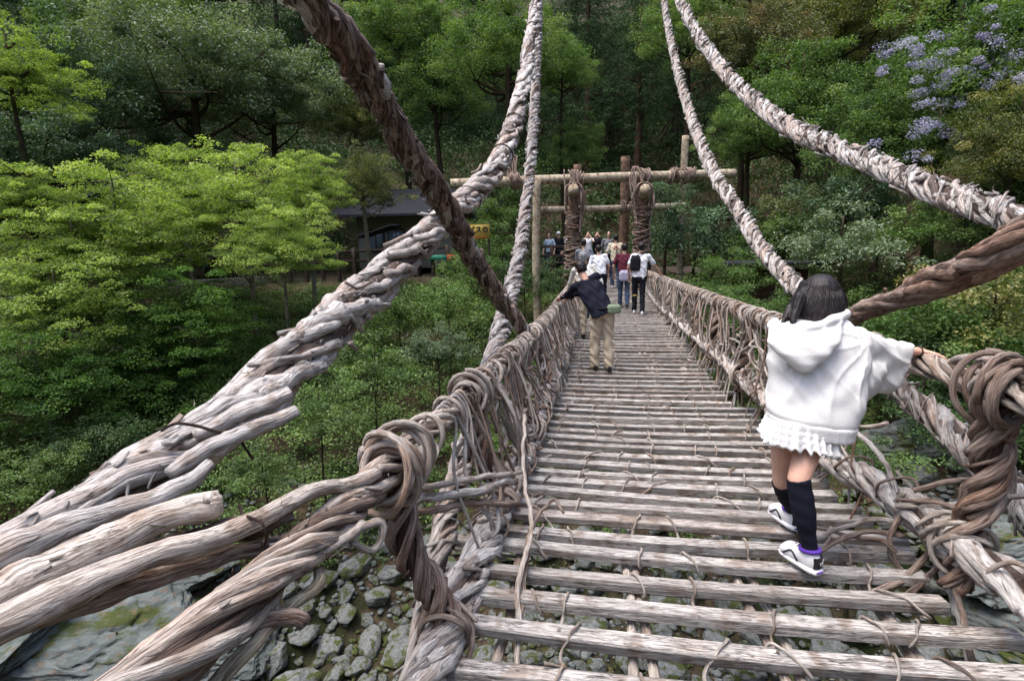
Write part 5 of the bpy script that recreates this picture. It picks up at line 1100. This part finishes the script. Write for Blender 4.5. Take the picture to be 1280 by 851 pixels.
def person(base, yaw, h, label, top, bottom, hair='hair', lean=(0, 0), aim=None, stride=0.12, group=None, fine=False, head_down=0.0, long_sleeve=False, sleeves=None, shoes='black_panel', extra=None, cap=None, raise_=0, belly=0.0, girth=1.0):
    """base: point between the feet; yaw: 0 faces along the bridge; lean (forward, right) of the shoulders over the hips; aim: {'L'|'R': world point of the wrist}"""
    f = np.array([-math.sin(yaw), math.cos(yaw), 0.0]); a = np.array([math.cos(yaw), math.sin(yaw), 0.0]); z = np.array([0, 0, 1.0]); B = np.array(base, float)
    root = thing('person', tuple(B), label, 'person', group)
    hip = B + z * .515 * h + f * 0.0; ch = hip + z * math.sqrt(max(0.01, (.30 * h) ** 2 - lean[0] ** 2 - lean[1] ** 2)) + f * lean[0] + a * lean[1]
    sp = unit(ch - hip); neck = ch + sp * .035 * h + f * .01; hf = unit(f + z * (-head_down)); hu = unit(z + f * head_down * .9 + sp * .3); head = neck + unit(sp + z + f * head_down * .8) * .085 * h
    sa = unit(a - sp * (a @ sp)); sh = {'L': ch - sa * .108 * h, 'R': ch + sa * .108 * h}; hp_ = {'L': hip - a * .05 * h, 'R': hip + a * .05 * h}; S = h / 1.7; vx = 0.009 if fine else 0.014
    ft = {'L': B - a * .055 * h + f * stride * .5, 'R': B + a * .055 * h - f * stride * .5}
    body = head_parts(head, hf, hu, S) + [capsule(ch, .055 * S, head - hu * .03, .052 * S)]
    arms = {}; G_ = girth; shirt = [loft([(hip - sp * .015 * h, sa * .092 * h * G_, f * .066 * h * G_), (hip + sp * .05 * h, sa * .092 * h * G_, f * (.068 + belly) * h), (hip + sp * .15 * h, sa * .096 * h * G_, f * (.068 + belly * .6) * h), (hip + sp * .24 * h, sa * .105 * h * G_, f * .066 * h), (ch - sp * .01 * h, sa * .10 * h, f * .05 * h), (ch + sp * .022 * h, sa * .05 * h, f * .036 * h)], 20, 2.3)]
    long_ = long_sleeve
    for k, sg in (('L', -1), ('R', 1)):
        s_ = sh[k]; tgt = None if not aim or k not in aim else np.array(aim[k], float)
        if tgt is None: tgt = s_ - z * .30 * h + f * .05 * h + a * sg * .05 * h + sp * 0
        L1 = .172 * h; L2 = .150 * h; v = tgt - s_; dist = np.linalg.norm(v)
        if dist > (L1 + L2) * .985: tgt = s_ + v / dist * (L1 + L2) * .985; v = tgt - s_; dist = np.linalg.norm(v)
        q = (L1 ** 2 - L2 ** 2 + dist ** 2) / (2 * dist); hh = math.sqrt(max(0, L1 ** 2 - q ** 2)); bend = unit(-z * .9 - f * .25 + a * sg * (.15 if lean[1] < -.15 else .5)); bend = unit(bend - unit(v) * (bend @ unit(v)))
        el = s_ + unit(v) * q + bend * hh; arms[k] = (s_, el, tgt)
        body += [capsule(s_, .045 * S, el, .034 * S), capsule(el, .034 * S, tgt, .024 * S)] + hand_parts(tgt, el, S, 0.8 if aim and k in aim else 0.4, None, sg)
        shirt.append(capsule(ch + sa * sg * .05 * h, .062 * S, s_, .058 * S)); e2 = s_ + (el - s_) * (1.0 if long_ else .72)
        shirt.append(capsule(s_, .058 * S * G_, e2, (.045 if long_ else .056) * S * G_))
        if long_: shirt.append(capsule(el, .043 * S, el + (tgt - el) * .93, .033 * S))
    legs = [ball(hip, a * .10 * h, f * .07 * h, z * .055 * h)]
    for k in 'LR':
        p = hp_[k]; q = ft[k] + z * .05 * h; kn = (p + q) / 2 + f * (.02 + .03 * abs(stride)) * h; body += [capsule(p, .06 * S, kn, .05 * S), capsule(kn, .045 * S, q, .035 * S)]
        legs += [capsule(p, .083 * S * G_, kn, .068 * S * G_), capsule(kn, .068 * S * G_, q, .060 * S * G_)]
    wr = lambda co: 0.006 * np.sin(co @ np.array([9, 14, 38.0]) + 2 * np.sin(co @ np.array([31, 7, 12.0]))) + 0.003 * np.sin(co @ np.array([60, -45, 25.0]))
    link('body', fuse(body, vx * .75, 2, 'body'), M['skin'], root)
    tp = link('shirt', fuse(shirt, vx, 4, 'shirt', wr), M[top], root)
    link('trousers', fuse(legs, vx, 4, 'trousers', wr), M[bottom], root)
    for k in 'LR': link('shoe', fuse([shoe_parts(ft[k] - f * .07 * S, ft[k] + f * .17 * S, S)], vx * .7, 1, 'shoe'), M[shoes], root)
    hr = [ball(head + hu * .032 * S - hf * .014 * S, np.cross(hf, hu) * .086 * S, unit(hf - hu * (hf @ hu)) * .094 * S, hu * .094 * S)]
    hr.append(ball(head - hf * .04 * S - hu * .005 * S, np.cross(hf, hu) * .080 * S, unit(hf) * .06 * S, hu * .07 * S))
    hm = lambda co: 0.003 * np.sin(co @ np.array([90, 70, 20.0])) + 0.002 * np.sin(co @ np.array([-150, 120, 40.0]))
    if cap:
        link('hair', fuse(hr[1:], vx * .7, 1, 'hair', hm), M[hair], root)
        cp = [ball(head + hu * .045 * S, np.cross(hf, hu) * .088 * S, unit(hf) * .098 * S, hu * .082 * S), loft([(head + hu * .05 * S + hf * .07 * S, np.cross(hf, hu) * .06 * S, hu * .008), (head + hu * .042 * S + hf * .15 * S, np.cross(hf, hu) * .05 * S, hu * .007)], 12)]
        link('cap', fuse(cp, vx * .6, 1, 'cap'), M[cap], root)
    else: link('hair', fuse(hr, vx * .7, 1, 'hair', hm), M[hair], root)
    return dict(root=root, hip=hip, ch=ch, f=f, a=a, sp=sp, head=head, arms=arms, S=S, z=z, B=B)
def bag(P, name, mat, c, hx, hy, hz, strap=None):
    f, a, z = P['f'], P['a'], P['z']; b_ = loft([(c - z * hz, a * hx * .8, f * hy * .8), (c - z * hz * .7, a * hx, f * hy), (c + z * hz * .5, a * hx, f * hy), (c + z * hz, a * hx * .75, f * hy * .6)], 18, 3.0)
    o = link(name, fuse([b_], 0.01, 2, name), M[mat], P['root'])
    if strap:
        t = TM(); t.tube(smooth_path(strap, 0.03), 0.012, 6, 0.4); t.build('strap', M[mat], P['root'])
    return o
def deck_at(px, d):      # the deck point under this column of the photograph at distance d
    lo = W(px, 300, d); yv = lo.y; lo = Vector((lo.x, yv, deck_z(yv))); return lo

# the man in black leaning on the left handrail
mb = onZ(752, 463, deck_z(7.3)); rl = railL(8.1)
Pm = person((mb.x, mb.y, deck_z(mb.y)), R(14), 1.68, 'man in black shirt and khaki trousers bending over the left handrail', 'navy', 'khaki', 'hair', lean=(0.20, -0.20),
            aim={'L': (rl[0] + 0.0, 8.05, railL(8.05)[1] + 0.10), 'R': (rl[0] + 0.12, 7.75, railL(7.75)[1] + 0.10)}, stride=0.10, fine=True, head_down=0.6, long_sleeve=True, cap=None, belly=0.014, girth=1.16)
c = Pm['hip'] + Pm['z'] * 0.05 - Pm['f'] * 0.10 + Pm['a'] * 0.14
bag(Pm, 'waist_bag', 'green_bag', c, 0.10, 0.05, 0.065)
hipm, am, fm = Pm['hip'], Pm['a'], Pm['f']
t = TM(); aa = np.linspace(0, 6.283, 30); t.tube(hipm + np.array([0, 0, .06]) + np.outer(np.cos(aa) * .165, am) + np.outer(np.sin(aa) * .12, fm), 0.012, 6, 0.3); t.build('belt', M['black_cloth'], Pm['root'])

# the grey-haired man in white in front of him
b0 = deck_at(738, 9.6); P = person((b0.x - 0.02, b0.y, b0.z), R(8), 1.68, 'grey-haired man in an off-white shirt holding the left handrail ahead of the man in black', 'off_white', 'khaki', 'hair_grey', lean=(0.16, -0.08),
    aim={'L': (railL(b0.y + .5)[0] + 0.05, b0.y + 0.45, railL(b0.y)[1] + 0.1), 'R': (b0.x + 0.25, b0.y + 0.1, b0.z + 0.85)}, long_sleeve=True)
# man in a white T-shirt with a black pack, right handrail
b0 = deck_at(800, 12.2); P = person((b0.x, b0.y, b0.z), R(-4), 1.72, 'man in a white T-shirt and black track trousers holding the right handrail', 'shirt_white', 'black_cloth', 'hair', lean=(0.06, 0.03),
    aim={'R': (railR(b0.y + .25)[0] - 0.02, b0.y + 0.25, railR(b0.y)[1] + 0.12)}, stride=0.22, shoes='white_rubber')
cb_ = P['ch'] - P['f'] * .14 - P['a'] * .12 - P['z'] * .16
bag(P, 'shoulder_bag', 'black_cloth', cb_, 0.12, 0.07, 0.18, [tuple(cb_ + P['z'] * .15), tuple(P['ch'] + P['z'] * .07 - P['f'] * .08), tuple(P['ch'] + P['a'] * .10 + P['z'] * .05)])
kz = P['B'] + P['z'] * .46 - P['f'] * .085 - P['a'] * .09
t = TM(); t.tube([kz + P['a'] * -.04, kz, kz + P['a'] * .05], 0.022, 6, .5); t.build('trouser_mark', M['yellow'], P['root'])
for q in (1,):
    s0 = P['ch'] - P['f'] * .02 + P['a'] * .185 - P['z'] * .12; s1 = P['hip'] + P['a'] * .175 - P['z'] * .06
    t = TM(); t.tube([s0, (s0 + s1) / 2, s1], 0.014, 6, .5); t.build('side_stripe', M['navy'], P['root'])
b0 = deck_at(781, 13.2); P = person((b0.x, b0.y, b0.z), R(0), 1.64, 'person in a maroon top and blue jeans walking beside the man with the black pack', 'maroon', 'denim', 'hair', lean=(0.05, 0), stride=0.25)
c = P['hip'] - P['f'] * .1 + P['a'] * .02 - P['z'] * .02; bag(P, 'tunic_hem', 'lilac', c, .15, .07, .14)
b0 = deck_at(770, 16.3); P = person((b0.x, b0.y, b0.z), R(3), 1.70, 'person in a pale yellow top and jeans with a dark bag in mid deck', 'cream', 'denim', 'hair', lean=(0.05, 0), stride=0.25, shoes='white_rubber')
c = P['ch'] - P['f'] * .125 - P['z'] * .10; t = TM(); aa = np.linspace(0, 6.283, 20); t.tube(c + np.outer(np.cos(aa) * .06, P['a']) + np.outer(np.sin(aa) * .06, P['z']), 0.012, 5, .5); t.build('shirt_print', M['red'], P['root'])
c = P['hip'] - P['f'] * .12 + P['a'] * .08 + P['z'] * .02; bag(P, 'shoulder_bag', 'black_cloth', c, .14, .06, .12, [tuple(c + P['z'] * .1), tuple(P['ch'] - P['f'] * .13 - P['z'] * .1), tuple(P['ch'] + P['a'] * .05 + P['z'] * .06)])
b0 = deck_at(752, 13.4); P = person((b0.x, b0.y, b0.z), R(8), 1.62, 'person in a white top right behind the grey-haired man', 'shirt_white', 'black_cloth', 'hair', lean=(0.1, -0.05), stride=0.2)
b0 = deck_at(735, 12.0); P = person((b0.x - .04, b0.y, b0.z), R(150), 1.42, 'child with black hair facing the camera by the left handrail', 'black_cloth', 'denim', 'hair', stride=0.05)
b0 = deck_at(733, 14.4); P = person((b0.x, b0.y, b0.z), R(12), 1.72, 'person in a grey top holding the left handrail farthest along', 'grey_cloth', 'denim', 'hair', lean=(0.1, -0.05), aim={'L': (railL(14.7)[0] + .05, b0.y + .4, railL(14.7)[1] + .1)})
b0 = deck_at(761, 19.0); P = person((b0.x, b0.y, b0.z), R(178), 1.72, 'man in a grey sweater facing the bridge from its far end', 'grey_cloth', 'black_cloth', 'hair', long_sleeve=True, stride=0.04)
def plat(px, d=22.6): p = W(px, 333, d); return (p.x, p.y, pc.z - 0.155)
p0 = plat(735, 21.4); person(p0, R(172), 1.66, 'person in a white top lifting a camera beyond the gate', 'shirt_white', 'black_cloth', 'hair', aim={'R': (p0[0] - .08, p0[1] - .22, p0[2] + 1.48), 'L': (p0[0] + .10, p0[1] - .22, p0[2] + 1.48)}, stride=0.04)
p0 = plat(746, 21.6); person(p0, R(185), 1.66, 'person in black lifting both hands to the face beyond the gate', 'black_cloth', 'black_cloth', 'hair', aim={'R': (p0[0] - .08, p0[1] - .22, p0[2] + 1.48), 'L': (p0[0] + .10, p0[1] - .22, p0[2] + 1.48)}, stride=0.04, long_sleeve=True)
person(plat(687), R(160), 1.66, 'person in a pale blue top behind the railing left of the gate', 'blue_pale', 'denim', 'hair', stride=0.04)
person(plat(698.5), R(150), 1.72, 'person in black with a white cap behind the railing', 'black_cloth', 'black_cloth', 'hair', cap='white_rubber', stride=0.04, long_sleeve=True)
person(plat(708), R(200), 1.66, 'person in a light shirt next to the white-capped one', 'shirt_white', 'denim', 'hair', stride=0.04)

# ------------------------------------------------------------------ the girl in white
def w3(px, py, d): return np.array(W(px, py, d))
rt = np.array([1.0, 0, 0]); fw = np.array([0, 1.0, 0]); upv = np.array([0, 0, 1.0])
gd = 2.42
def foot_at(heel, toe):
    zt = deck_z(onZ(heel[0], heel[1], 0).y) + 0.012; h_ = np.array(onZ(heel[0], heel[1], zt)); t_ = np.array(onZ(toe[0], toe[1], zt)); d_ = unit(t_ - h_); return h_, d_, h_ + d_ * .045 + upv * .095
HR_, DR_, ank_r = foot_at((1021, 717), (989, 696)); HL_, DL_, ank_l = foot_at((995, 662), (966, 641))
GB = (float(ank_r[0]), float(ank_r[1]) + 0.15, deck_z(2.3))
GI = thing('person', GB, 'girl in white hooded top, frilled shorts and black knee socks by the right handrail', 'person')
hipc = w3(1000, 535, 2.40); hip_r = hipc + rt * .06; hip_l = hipc - rt * .07
kn_r = w3(998, 600, 2.32) ; kn_l = w3(978, 603, 2.52)
shc = w3(1018, 415, 2.44); sh_r = w3(1058, 425, 2.46); sh_l = w3(978, 420, 2.42); hd = w3(1022, 377, 2.50)
el_r = w3(1104, 442, 2.51); wr_r = w3(1150, 439, 2.52); 
hand_dir = unit(w3(1180, 447, 2.46) - wr_r)
el_l = w3(972, 478, 2.52); wr_l = w3(985, 500, 2.74)
hf_, hu_ = unit([-.05, 1, -.35]), unit([0.02, .25, 1])
body = head_parts(hd, hf_, hu_, 0.92)
body += [capsule(shc + upv * .02, .045, hd - hu_ * .04, .043), loft([(hipc, rt * .12, fw * .075), (hipc + upv * .15, rt * .10, fw * .055), (shc - upv * .1, rt * .11, fw * .055), (shc, rt * .12, fw * .045)], 18, 2.2)]
body += [capsule(sh_r, .038, el_r, .031), capsule(el_r, .030, wr_r, .0215), capsule(sh_l, .038, el_l, .031), capsule(el_l, .03, wr_l, .021)]
body += hand_parts(wr_r, wr_r - hand_dir * .1, 0.92, 0.55, [0.1, -0.5, -0.85], 1) + hand_parts(wr_l, el_l, 0.92, 0.5, None, -1)
body += [capsule(hip_r, .066, kn_r, .047), capsule(hip_l, .064, kn_l, .044), capsule(kn_r, .044, kn_r * .62 + ank_r * .38, .043), capsule(kn_r * .62 + ank_r * .38, .042, ank_r, .03), capsule(kn_l, .042, kn_l * .6 + ank_l * .4, .043), capsule(kn_l * .6 + ank_l * .4, .042, ank_l, .03)]
link('body', fuse(body, 0.0055, 3, 'body'), M['skin'], GI)
# socks
for kn, an, s_ in ((kn_r, ank_r, 1.0), (kn_l, ank_l, 0.95)):
    top = kn + (an - kn) * 0.0 + unit(kn - an) * 0.012; m1 = kn + (an - kn) * .38; dn = unit(an - kn); a_ = unit(np.cross(dn, fw)); b_ = np.cross(dn, a_)
    ring = lambda c, r1, r2=None: (c, a_ * r1, b_ * (r2 or r1))
    so = [loft([ring(top, .0500 * s_), ring(top + dn * .02, .0500 * s_), ring(m1 - dn * .03, .0515 * s_, .055 * s_), ring(m1 + dn * .05, .0490 * s_, .053 * s_), ring(kn + (an - kn) * .72, .039 * s_, .041 * s_), ring(kn + (an - kn) * .9, .0335 * s_, .036 * s_), ring(an + dn * .0, .034 * s_, .039 * s_), (an - upv * .045, rt * .032, fw * .040)], 22)]
    link('sock', fuse(so, 0.006, 3, 'sock', lambda co: 0.0012 * np.sin(co[:, 2] * 90 + co[:, 0] * 20)), M['navy'], GI)
# sneakers
for an, h_, d_ in ((ank_r, HR_, DR_), (ank_l, HL_, DL_)):
    t_ = h_ + d_ * .180; si = np.cross(d_, upv)
    up_ = [loft([(h_ - d_ * .004 + upv * .050, si * .020, upv * .030), (h_ + d_ * .02 + upv * .055, si * .033, upv * .048), (h_ + d_ * .07 + upv * .054, si * .036, upv * .046), (h_ + d_ * .12 + upv * .046, si * .040, upv * .040), (h_ + d_ * .165 + upv * .040, si * .043, upv * .032), (h_ + d_ * .178 + upv * .034, si * .034, upv * .022), (t_ + d_ * .008 + upv * .026, si * .018, upv * .010)], 20, 2.4)]
    so_ = [loft([(h_ - d_ * .014 + upv * .012, si * .026, upv * .014), (h_ + d_ * .02 + upv * .012, si * .040, upv * .016), (h_ + d_ * .12 + upv * .010, si * .042, upv * .013), (h_ + d_ * .165 + upv * .011, si * .041, upv * .012), (t_ + d_ * .012 + upv * .015, si * .026, upv * .011)], 20, 3)]
    sho = link('shoe', fuse(up_, 0.005, 2, 'shoe'), M['white_rubber'], GI); link('sole', fuse(so_, 0.005, 1, 'sole'), M['white_rubber'], sho)
    aa = np.linspace(0, 6.283, 30); c_ = h_ + d_ * .045 + upv * .098
    t = TM(); t.tube(c_ + np.outer(np.cos(aa) * .040, d_) + np.outer(np.sin(aa) * .036, si) - np.outer(np.cos(aa) * .008, upv), 0.0095, 8, .5); t.build('collar_lining', M['purple'], sho)
    lc_ = TM()
    for k in range(4):
        m_ = h_ + d_ * (.095 + .022 * k) + upv * (.095 - .011 * k); lc_.tube([m_ - si * .022 - upv * .008, m_ + upv * .003, m_ + si * .022 - upv * .008], 0.0032, 5, .5)
    lc_.build('laces', M['black_panel'], sho)
    for sgn in (-1, 1):
        st_ = TM(); st_.tube(smooth_path([tuple(h_ + d_ * .075 + si * sgn * .038 + upv * .03), tuple(h_ + d_ * .11 + si * sgn * .037 + upv * .062), tuple(h_ + d_ * .15 + si * sgn * .043 + upv * .030)], .01), 0.005, 5, .5); st_.build('side_stripe', M['black_panel'], sho)
    # dark side panel with pale lettering-like marks round the heel, purple line in the sole
    for sgn in (1,):
        V = []; F = []; n_ = 12
        for i_ in range(n_):
            q = i_ / (n_ - 1); ang = -0.7 + q * 2.3; ctr = h_ + d_ * .035; rad_ = si * math.sin(ang) * .040 - d_ * math.cos(ang) * .043
            if q > .6: rad_ = si * .0385 + d_ * ((q - .6) * .12 - .012)
            for zz in (.032, .082): V.append(tuple(ctr + rad_ * 1.10 + upv * zz)); V.append(tuple(ctr + rad_ * 0.92 + upv * zz))
        for i_ in range(n_ - 1):
            o_ = i_ * 4; F += [(o_, o_ + 4, o_ + 6, o_ + 2), (o_ + 1, o_ + 3, o_ + 7, o_ + 5), (o_ + 2, o_ + 6, o_ + 7, o_ + 3), (o_, o_ + 1, o_ + 5, o_ + 4)]
        me = bpy.data.meshes.new('side_panel'); me.from_pydata(V, [], F); me.update(); link('side_panel', me, M['black_panel'], sho)
        t = TM(); r = np.random.default_rng(3)
        for k in range(6):
            ang = 0.05 + k * 0.2; p_ = h_ + d_ * .035 + (si * math.sin(ang) * .040 - d_ * math.cos(ang) * .043) * 1.12
            t.tube([p_ + upv * .046, p_ + upv * (.054 + r.uniform(-.003, .003)), p_ + upv * .062 + si * r.normal() * .002], 0.0016, 5, .5)
        t.build('shoe_marks', M['white_rubber'], sho)
    t = TM(); ang = np.linspace(-0.6, 1.5, 12); t.tube(np.array([h_ + d_ * .035 + (si * math.sin(q) * .043 - d_ * math.cos(q) * .052) + upv * .016 for q in ang]), 0.0035, 6, .5); t.build('sole_stripe', M['purple'], sho)

# hooded top
def rg(px, py, hw, dep, th, tilt=0.0):
    c = w3(px, py, dep); s = hw * dep / 640.0; return (c, unit(rt + upv * tilt) * s, unit(fw) * th)
torso = loft([rg(1014, 533, 48, 2.40, .125, -.12), rg(1014, 518, 52, 2.40, .140, -.12), rg(1018, 500, 55, 2.41, .145, -.08), rg(1021, 475, 57, 2.42, .142, -.05), rg(1022, 450, 58, 2.43, .135, 0), rg(1022, 428, 57, 2.44, .125, 0), rg(1019, 410, 50, 2.45, .105, 0), rg(1019, 399, 38, 2.46, .080, 0), rg(1019, 393, 26, 2.47, .06, 0)], 28, 2.3)
def srg(px, py, hh, dep, th, slope=0.0):
    c = w3(px, py, dep); s = hh * dep / 640.0; return (c, unit(upv + rt * slope) * s, fw * th)
sleeve = loft([srg(1040, 445, 42, 2.44, .10), srg(1058, 448, 44, 2.45, .09, .05), srg(1075, 452, 40, 2.47, .075, .15), srg(1092, 455, 35, 2.49, .062, .25), srg(1108, 458, 34, 2.505, .056, .30), srg(1124, 461, 35, 2.51, .056, .32), srg(1127, 461, 33, 2.51, .05, .32)], 24, 3.0)
sleeve2 = loft([srg(995, 440, 30, 2.42, .09), srg(975, 452, 34, 2.44, .085, .1), srg(968, 470, 30, 2.48, .075, .2), srg(966, 484, 26, 2.54, .065, .3)], 22, 2.4)
gus = loft([srg(1050, 495, 34, 2.43, .12), srg(1070, 485, 36, 2.45, .10, .2), srg(1084, 476, 34, 2.47, .08, .2), srg(1098, 470, 24, 2.48, .06, .2)], 18)
def folds(co):
    p = co - hipc; x_, y_, z_ = p[:, 0], p[:, 1], p[:, 2]
    rid = lambda u, w_: (1 - np.abs(np.sin(u))) ** w_
    ang = np.arctan2(z_ - .42, x_ - .30); rad = np.hypot(z_ - .42, x_ - .30); fade = np.clip((z_ - .05) / .10, 0, 1)
    k = 0.013 * rid(ang * 7 + 1.3 * np.sin(rad * 9), 2.2) * np.clip(rad * 3.2, 0, 1) * np.clip(1.3 - rad * 1.7, 0, 1)
    k += 0.007 * rid(16 * x_ + 5 * z_ + 1.2 * np.sin(9 * z_ + 4), 2.5) * np.clip(1.0 - 2.4 * np.abs(z_ - .16), 0, 1)
    k += 0.003 * np.sin(34 * x_ - 22 * z_ + 2 * np.sin(13 * z_)) + 0.0018 * np.sin(80 * x_ + 60 * z_ + 3 * np.sin(25 * x_))
    arm = np.clip((x_ - .18) / .10, 0, 1); k += arm * 0.009 * rid(24 * (x_ * .95 + z_ * .25), 2)
    return (k - 0.004) * fade
# neckline hollow is hidden under the hood and the hair
hoodie = link('hooded_top', fuse([torso, sleeve, sleeve2, gus], 0.007, 8, 'hooded_top', folds), M['white_cotton'], GI)
def back(px, py, d): return w3(px, py, d)
hood = [loft([(back(1008, 402, 2.38), rt * .145, (fw * .35 + upv * .05) * .12), (back(1006, 414, 2.335), rt * .158, fw * .060), (back(1004, 428, 2.305), rt * .150, fw * .058), (back(1004, 441, 2.29), rt * .115, fw * .052), (back(1005, 453, 2.285), rt * .068, fw * .042), (back(1004, 463, 2.285), rt * .026, fw * .026)], 24, 2.2)]
rimP = [(968, 402, 2.50), (966, 408, 2.43), (975, 414, 2.36), (996, 414, 2.315), (1022, 408, 2.31), (1044, 399, 2.35), (1056, 393, 2.43), (1052, 392, 2.50)]
Q = smooth_path([tuple(back(*p)) for p in rimP], 0.02)
for i_ in range(len(Q) - 1): 
    if i_ % 2 == 0: hood.append(capsule(Q[i_], .024, Q[min(i_ + 2, len(Q) - 1)], .024, 10))
for seg in ([(975, 425, 2.30), (990, 445, 2.27), (1004, 462, 2.27)], [(1050, 403, 2.34), (1038, 425, 2.29), (1020, 445, 2.265), (1006, 462, 2.27)], [(1030, 412, 2.30), (1018, 432, 2.272), (1006, 450, 2.262)]):
    q_ = smooth_path([tuple(back(*p)) for p in seg], 0.03)
    for i_ in range(len(q_) - 1): hood.append(capsule(q_[i_], .013, q_[i_ + 1], .013, 8))
link('hood', fuse(hood, 0.006, 4, 'hood', lambda co: 0.003 * np.sin(co @ np.array([40, 10, 55.0]))), M['white_cotton'], hoodie)
hem = [loft([rg(1013, 541, 47.5, 2.40, .126, -.12), rg(1013, 539, 49, 2.40, .131, -.12), rg(1013, 531, 50, 2.40, .136, -.12), rg(1014, 524, 51.5, 2.40, .141, -.12), rg(1014, 521, 50, 2.40, .137, -.12)], 30, 2.3)]
link('hem_band', fuse(hem, 0.006, 2, 'hem_band', lambda co: 0.0015 * np.sin(co[:, 0] * 60) + 0.0007 * np.sin(co[:, 0] * 400)), M['white_cotton'], hoodie)
# frilled shorts: a pleated cloth ring with a wavy hem
n_ = 240; V = []; F = []; rows = 12; r = np.random.default_rng(8)
for i_ in range(rows):
    q = i_ / (rows - 1); c0 = w3(999, 522 + 32 * q, 2.395)
    for j_ in range(n_):
        a_ = j_ / n_ * 2 * math.pi; ruff = 0.003 + 0.009 * q; k = ruff * math.sin(a_ * 26 + math.sin(a_ * 5) * 1.5) + 0.006 * q * math.sin(a_ * 9 + 1); k += 0.003 * math.sin(q * 22)
        zz = 0.010 * q * math.sin(a_ * 26 + 1.2) + 0.008 * q * math.sin(a_ * 3)
        V.append(tuple(c0 + rt * math.cos(a_) * (.142 + .026 * q + k) + fw * math.sin(a_) * (.115 + .022 * q + k) + upv * (zz - 0.03 * q * math.cos(a_) - .0 )))
for i_ in range(rows - 1):
    for j_ in range(n_): F.append((i_ * n_ + j_, (i_ + 1) * n_ + j_, (i_ + 1) * n_ + (j_ + 1) % n_, i_ * n_ + (j_ + 1) % n_))
me = bpy.data.meshes.new('frilled_shorts'); me.from_pydata(V, [], F); me.update()
for p_ in me.polygons: p_.use_smooth = True
so = link('frilled_shorts', me, M['white_cotton'], GI); md = so.modifiers.new('thickness', 'SOLIDIFY'); md.thickness = 0.003
inner = fuse([capsule(hip_r, .086, hip_r * .9 + kn_r * .1, .08), capsule(hip_l, .084, hip_l * .9 + kn_l * .1, .078), ball(hipc, rt * .14, fw * .105, upv * .08)], 0.008, 3, 'shorts_lining'); link('shorts_lining', inner, M['white_cotton'], GI)
# hair: a dark bob, wider at the ends, falling to the shoulders
hp2 = [ball(hd + hu_ * .028 - hf_ * .012, rt * .090, hf_ * .103, hu_ * .102), loft([(w3(1024, 352, 2.50), rt * .078, fw * .09), (w3(1024, 366, 2.49), rt * .100, fw * .105), (w3(1022, 380, 2.475), rt * .108, fw * .100), (w3(1020, 393, 2.455), rt * .118, fw * .082), (w3(1016, 402, 2.435), rt * .122, fw * .055), (w3(1012, 409, 2.42), rt * .11, fw * .03)], 24, 2.2)]
hp2 += [capsule(w3(997, 375, 2.45), .026, w3(981, 408, 2.43), .012), capsule(w3(1050, 372, 2.50), .028, w3(1056, 392, 2.48), .014), capsule(w3(1000, 372, 2.40), .03, w3(992, 404, 2.37), .016), capsule(w3(990, 385, 2.42), .020, w3(975, 410, 2.39), .006)]
def hair_d(co):
    p = co - hd; an_ = np.arctan2(p[:, 1], p[:, 0]); return (0.0022 * np.sin(34 * an_ + 6 * p[:, 2]) + 0.0015 * np.sin(71 * an_ - 9 * p[:, 2]) + 0.003 * np.sin(9 * an_ + 7 * p[:, 2])) * np.clip((0.09 - p[:, 2]) / 0.06, 0, 1)
hr_ob = link('hair', fuse(hp2, 0.0045, 5, 'hair', hair_d), M['hair'], GI)
t = TM(); r = np.random.default_rng(12)       # loose locks over the surface and at the ends
for k in range(520):
    a_ = r.uniform(-2.9, 0.0); cx = math.cos(a_); sy = math.sin(a_); q0 = r.uniform(0, .5)
    pts = []
    q1 = r.uniform(0.92, 1.14); ro = 1 + r.uniform(0, .05)
    for q in np.linspace(q0, q1, 6):
        c_ = w3(1024 - 9 * q ** 2, 347 + 60 * q, 2.50 - .05 * q); wdh = np.interp(q, [0, .15, .35, .7, 1.04], [.045, .078, .101, .118, .124]); dph = np.interp(q, [0, .3, .7, 1.04], [.06, .105, .092, .05])
        pts.append(tuple(c_ + (rt * cx * wdh + fw * sy * dph) * ro))
    t.tube(smooth_path(pts, 0.02), r.uniform(.0012, .0032), 4, r.uniform(), r=r)
t.build('hair_strands', M['hair'], hr_ob)
t = TM(); aa = np.linspace(0, 6.283, 24); d_ = unit(wr_r - el_r); u_ = unit(np.cross(d_, upv)); v_ = np.cross(d_, u_); t.tube(wr_r - d_ * .008 + np.outer(np.cos(aa) * .026, u_) + np.outer(np.sin(aa) * .026, v_), 0.0035, 6, .5); t.build('bracelet', M['black_panel'], GI)
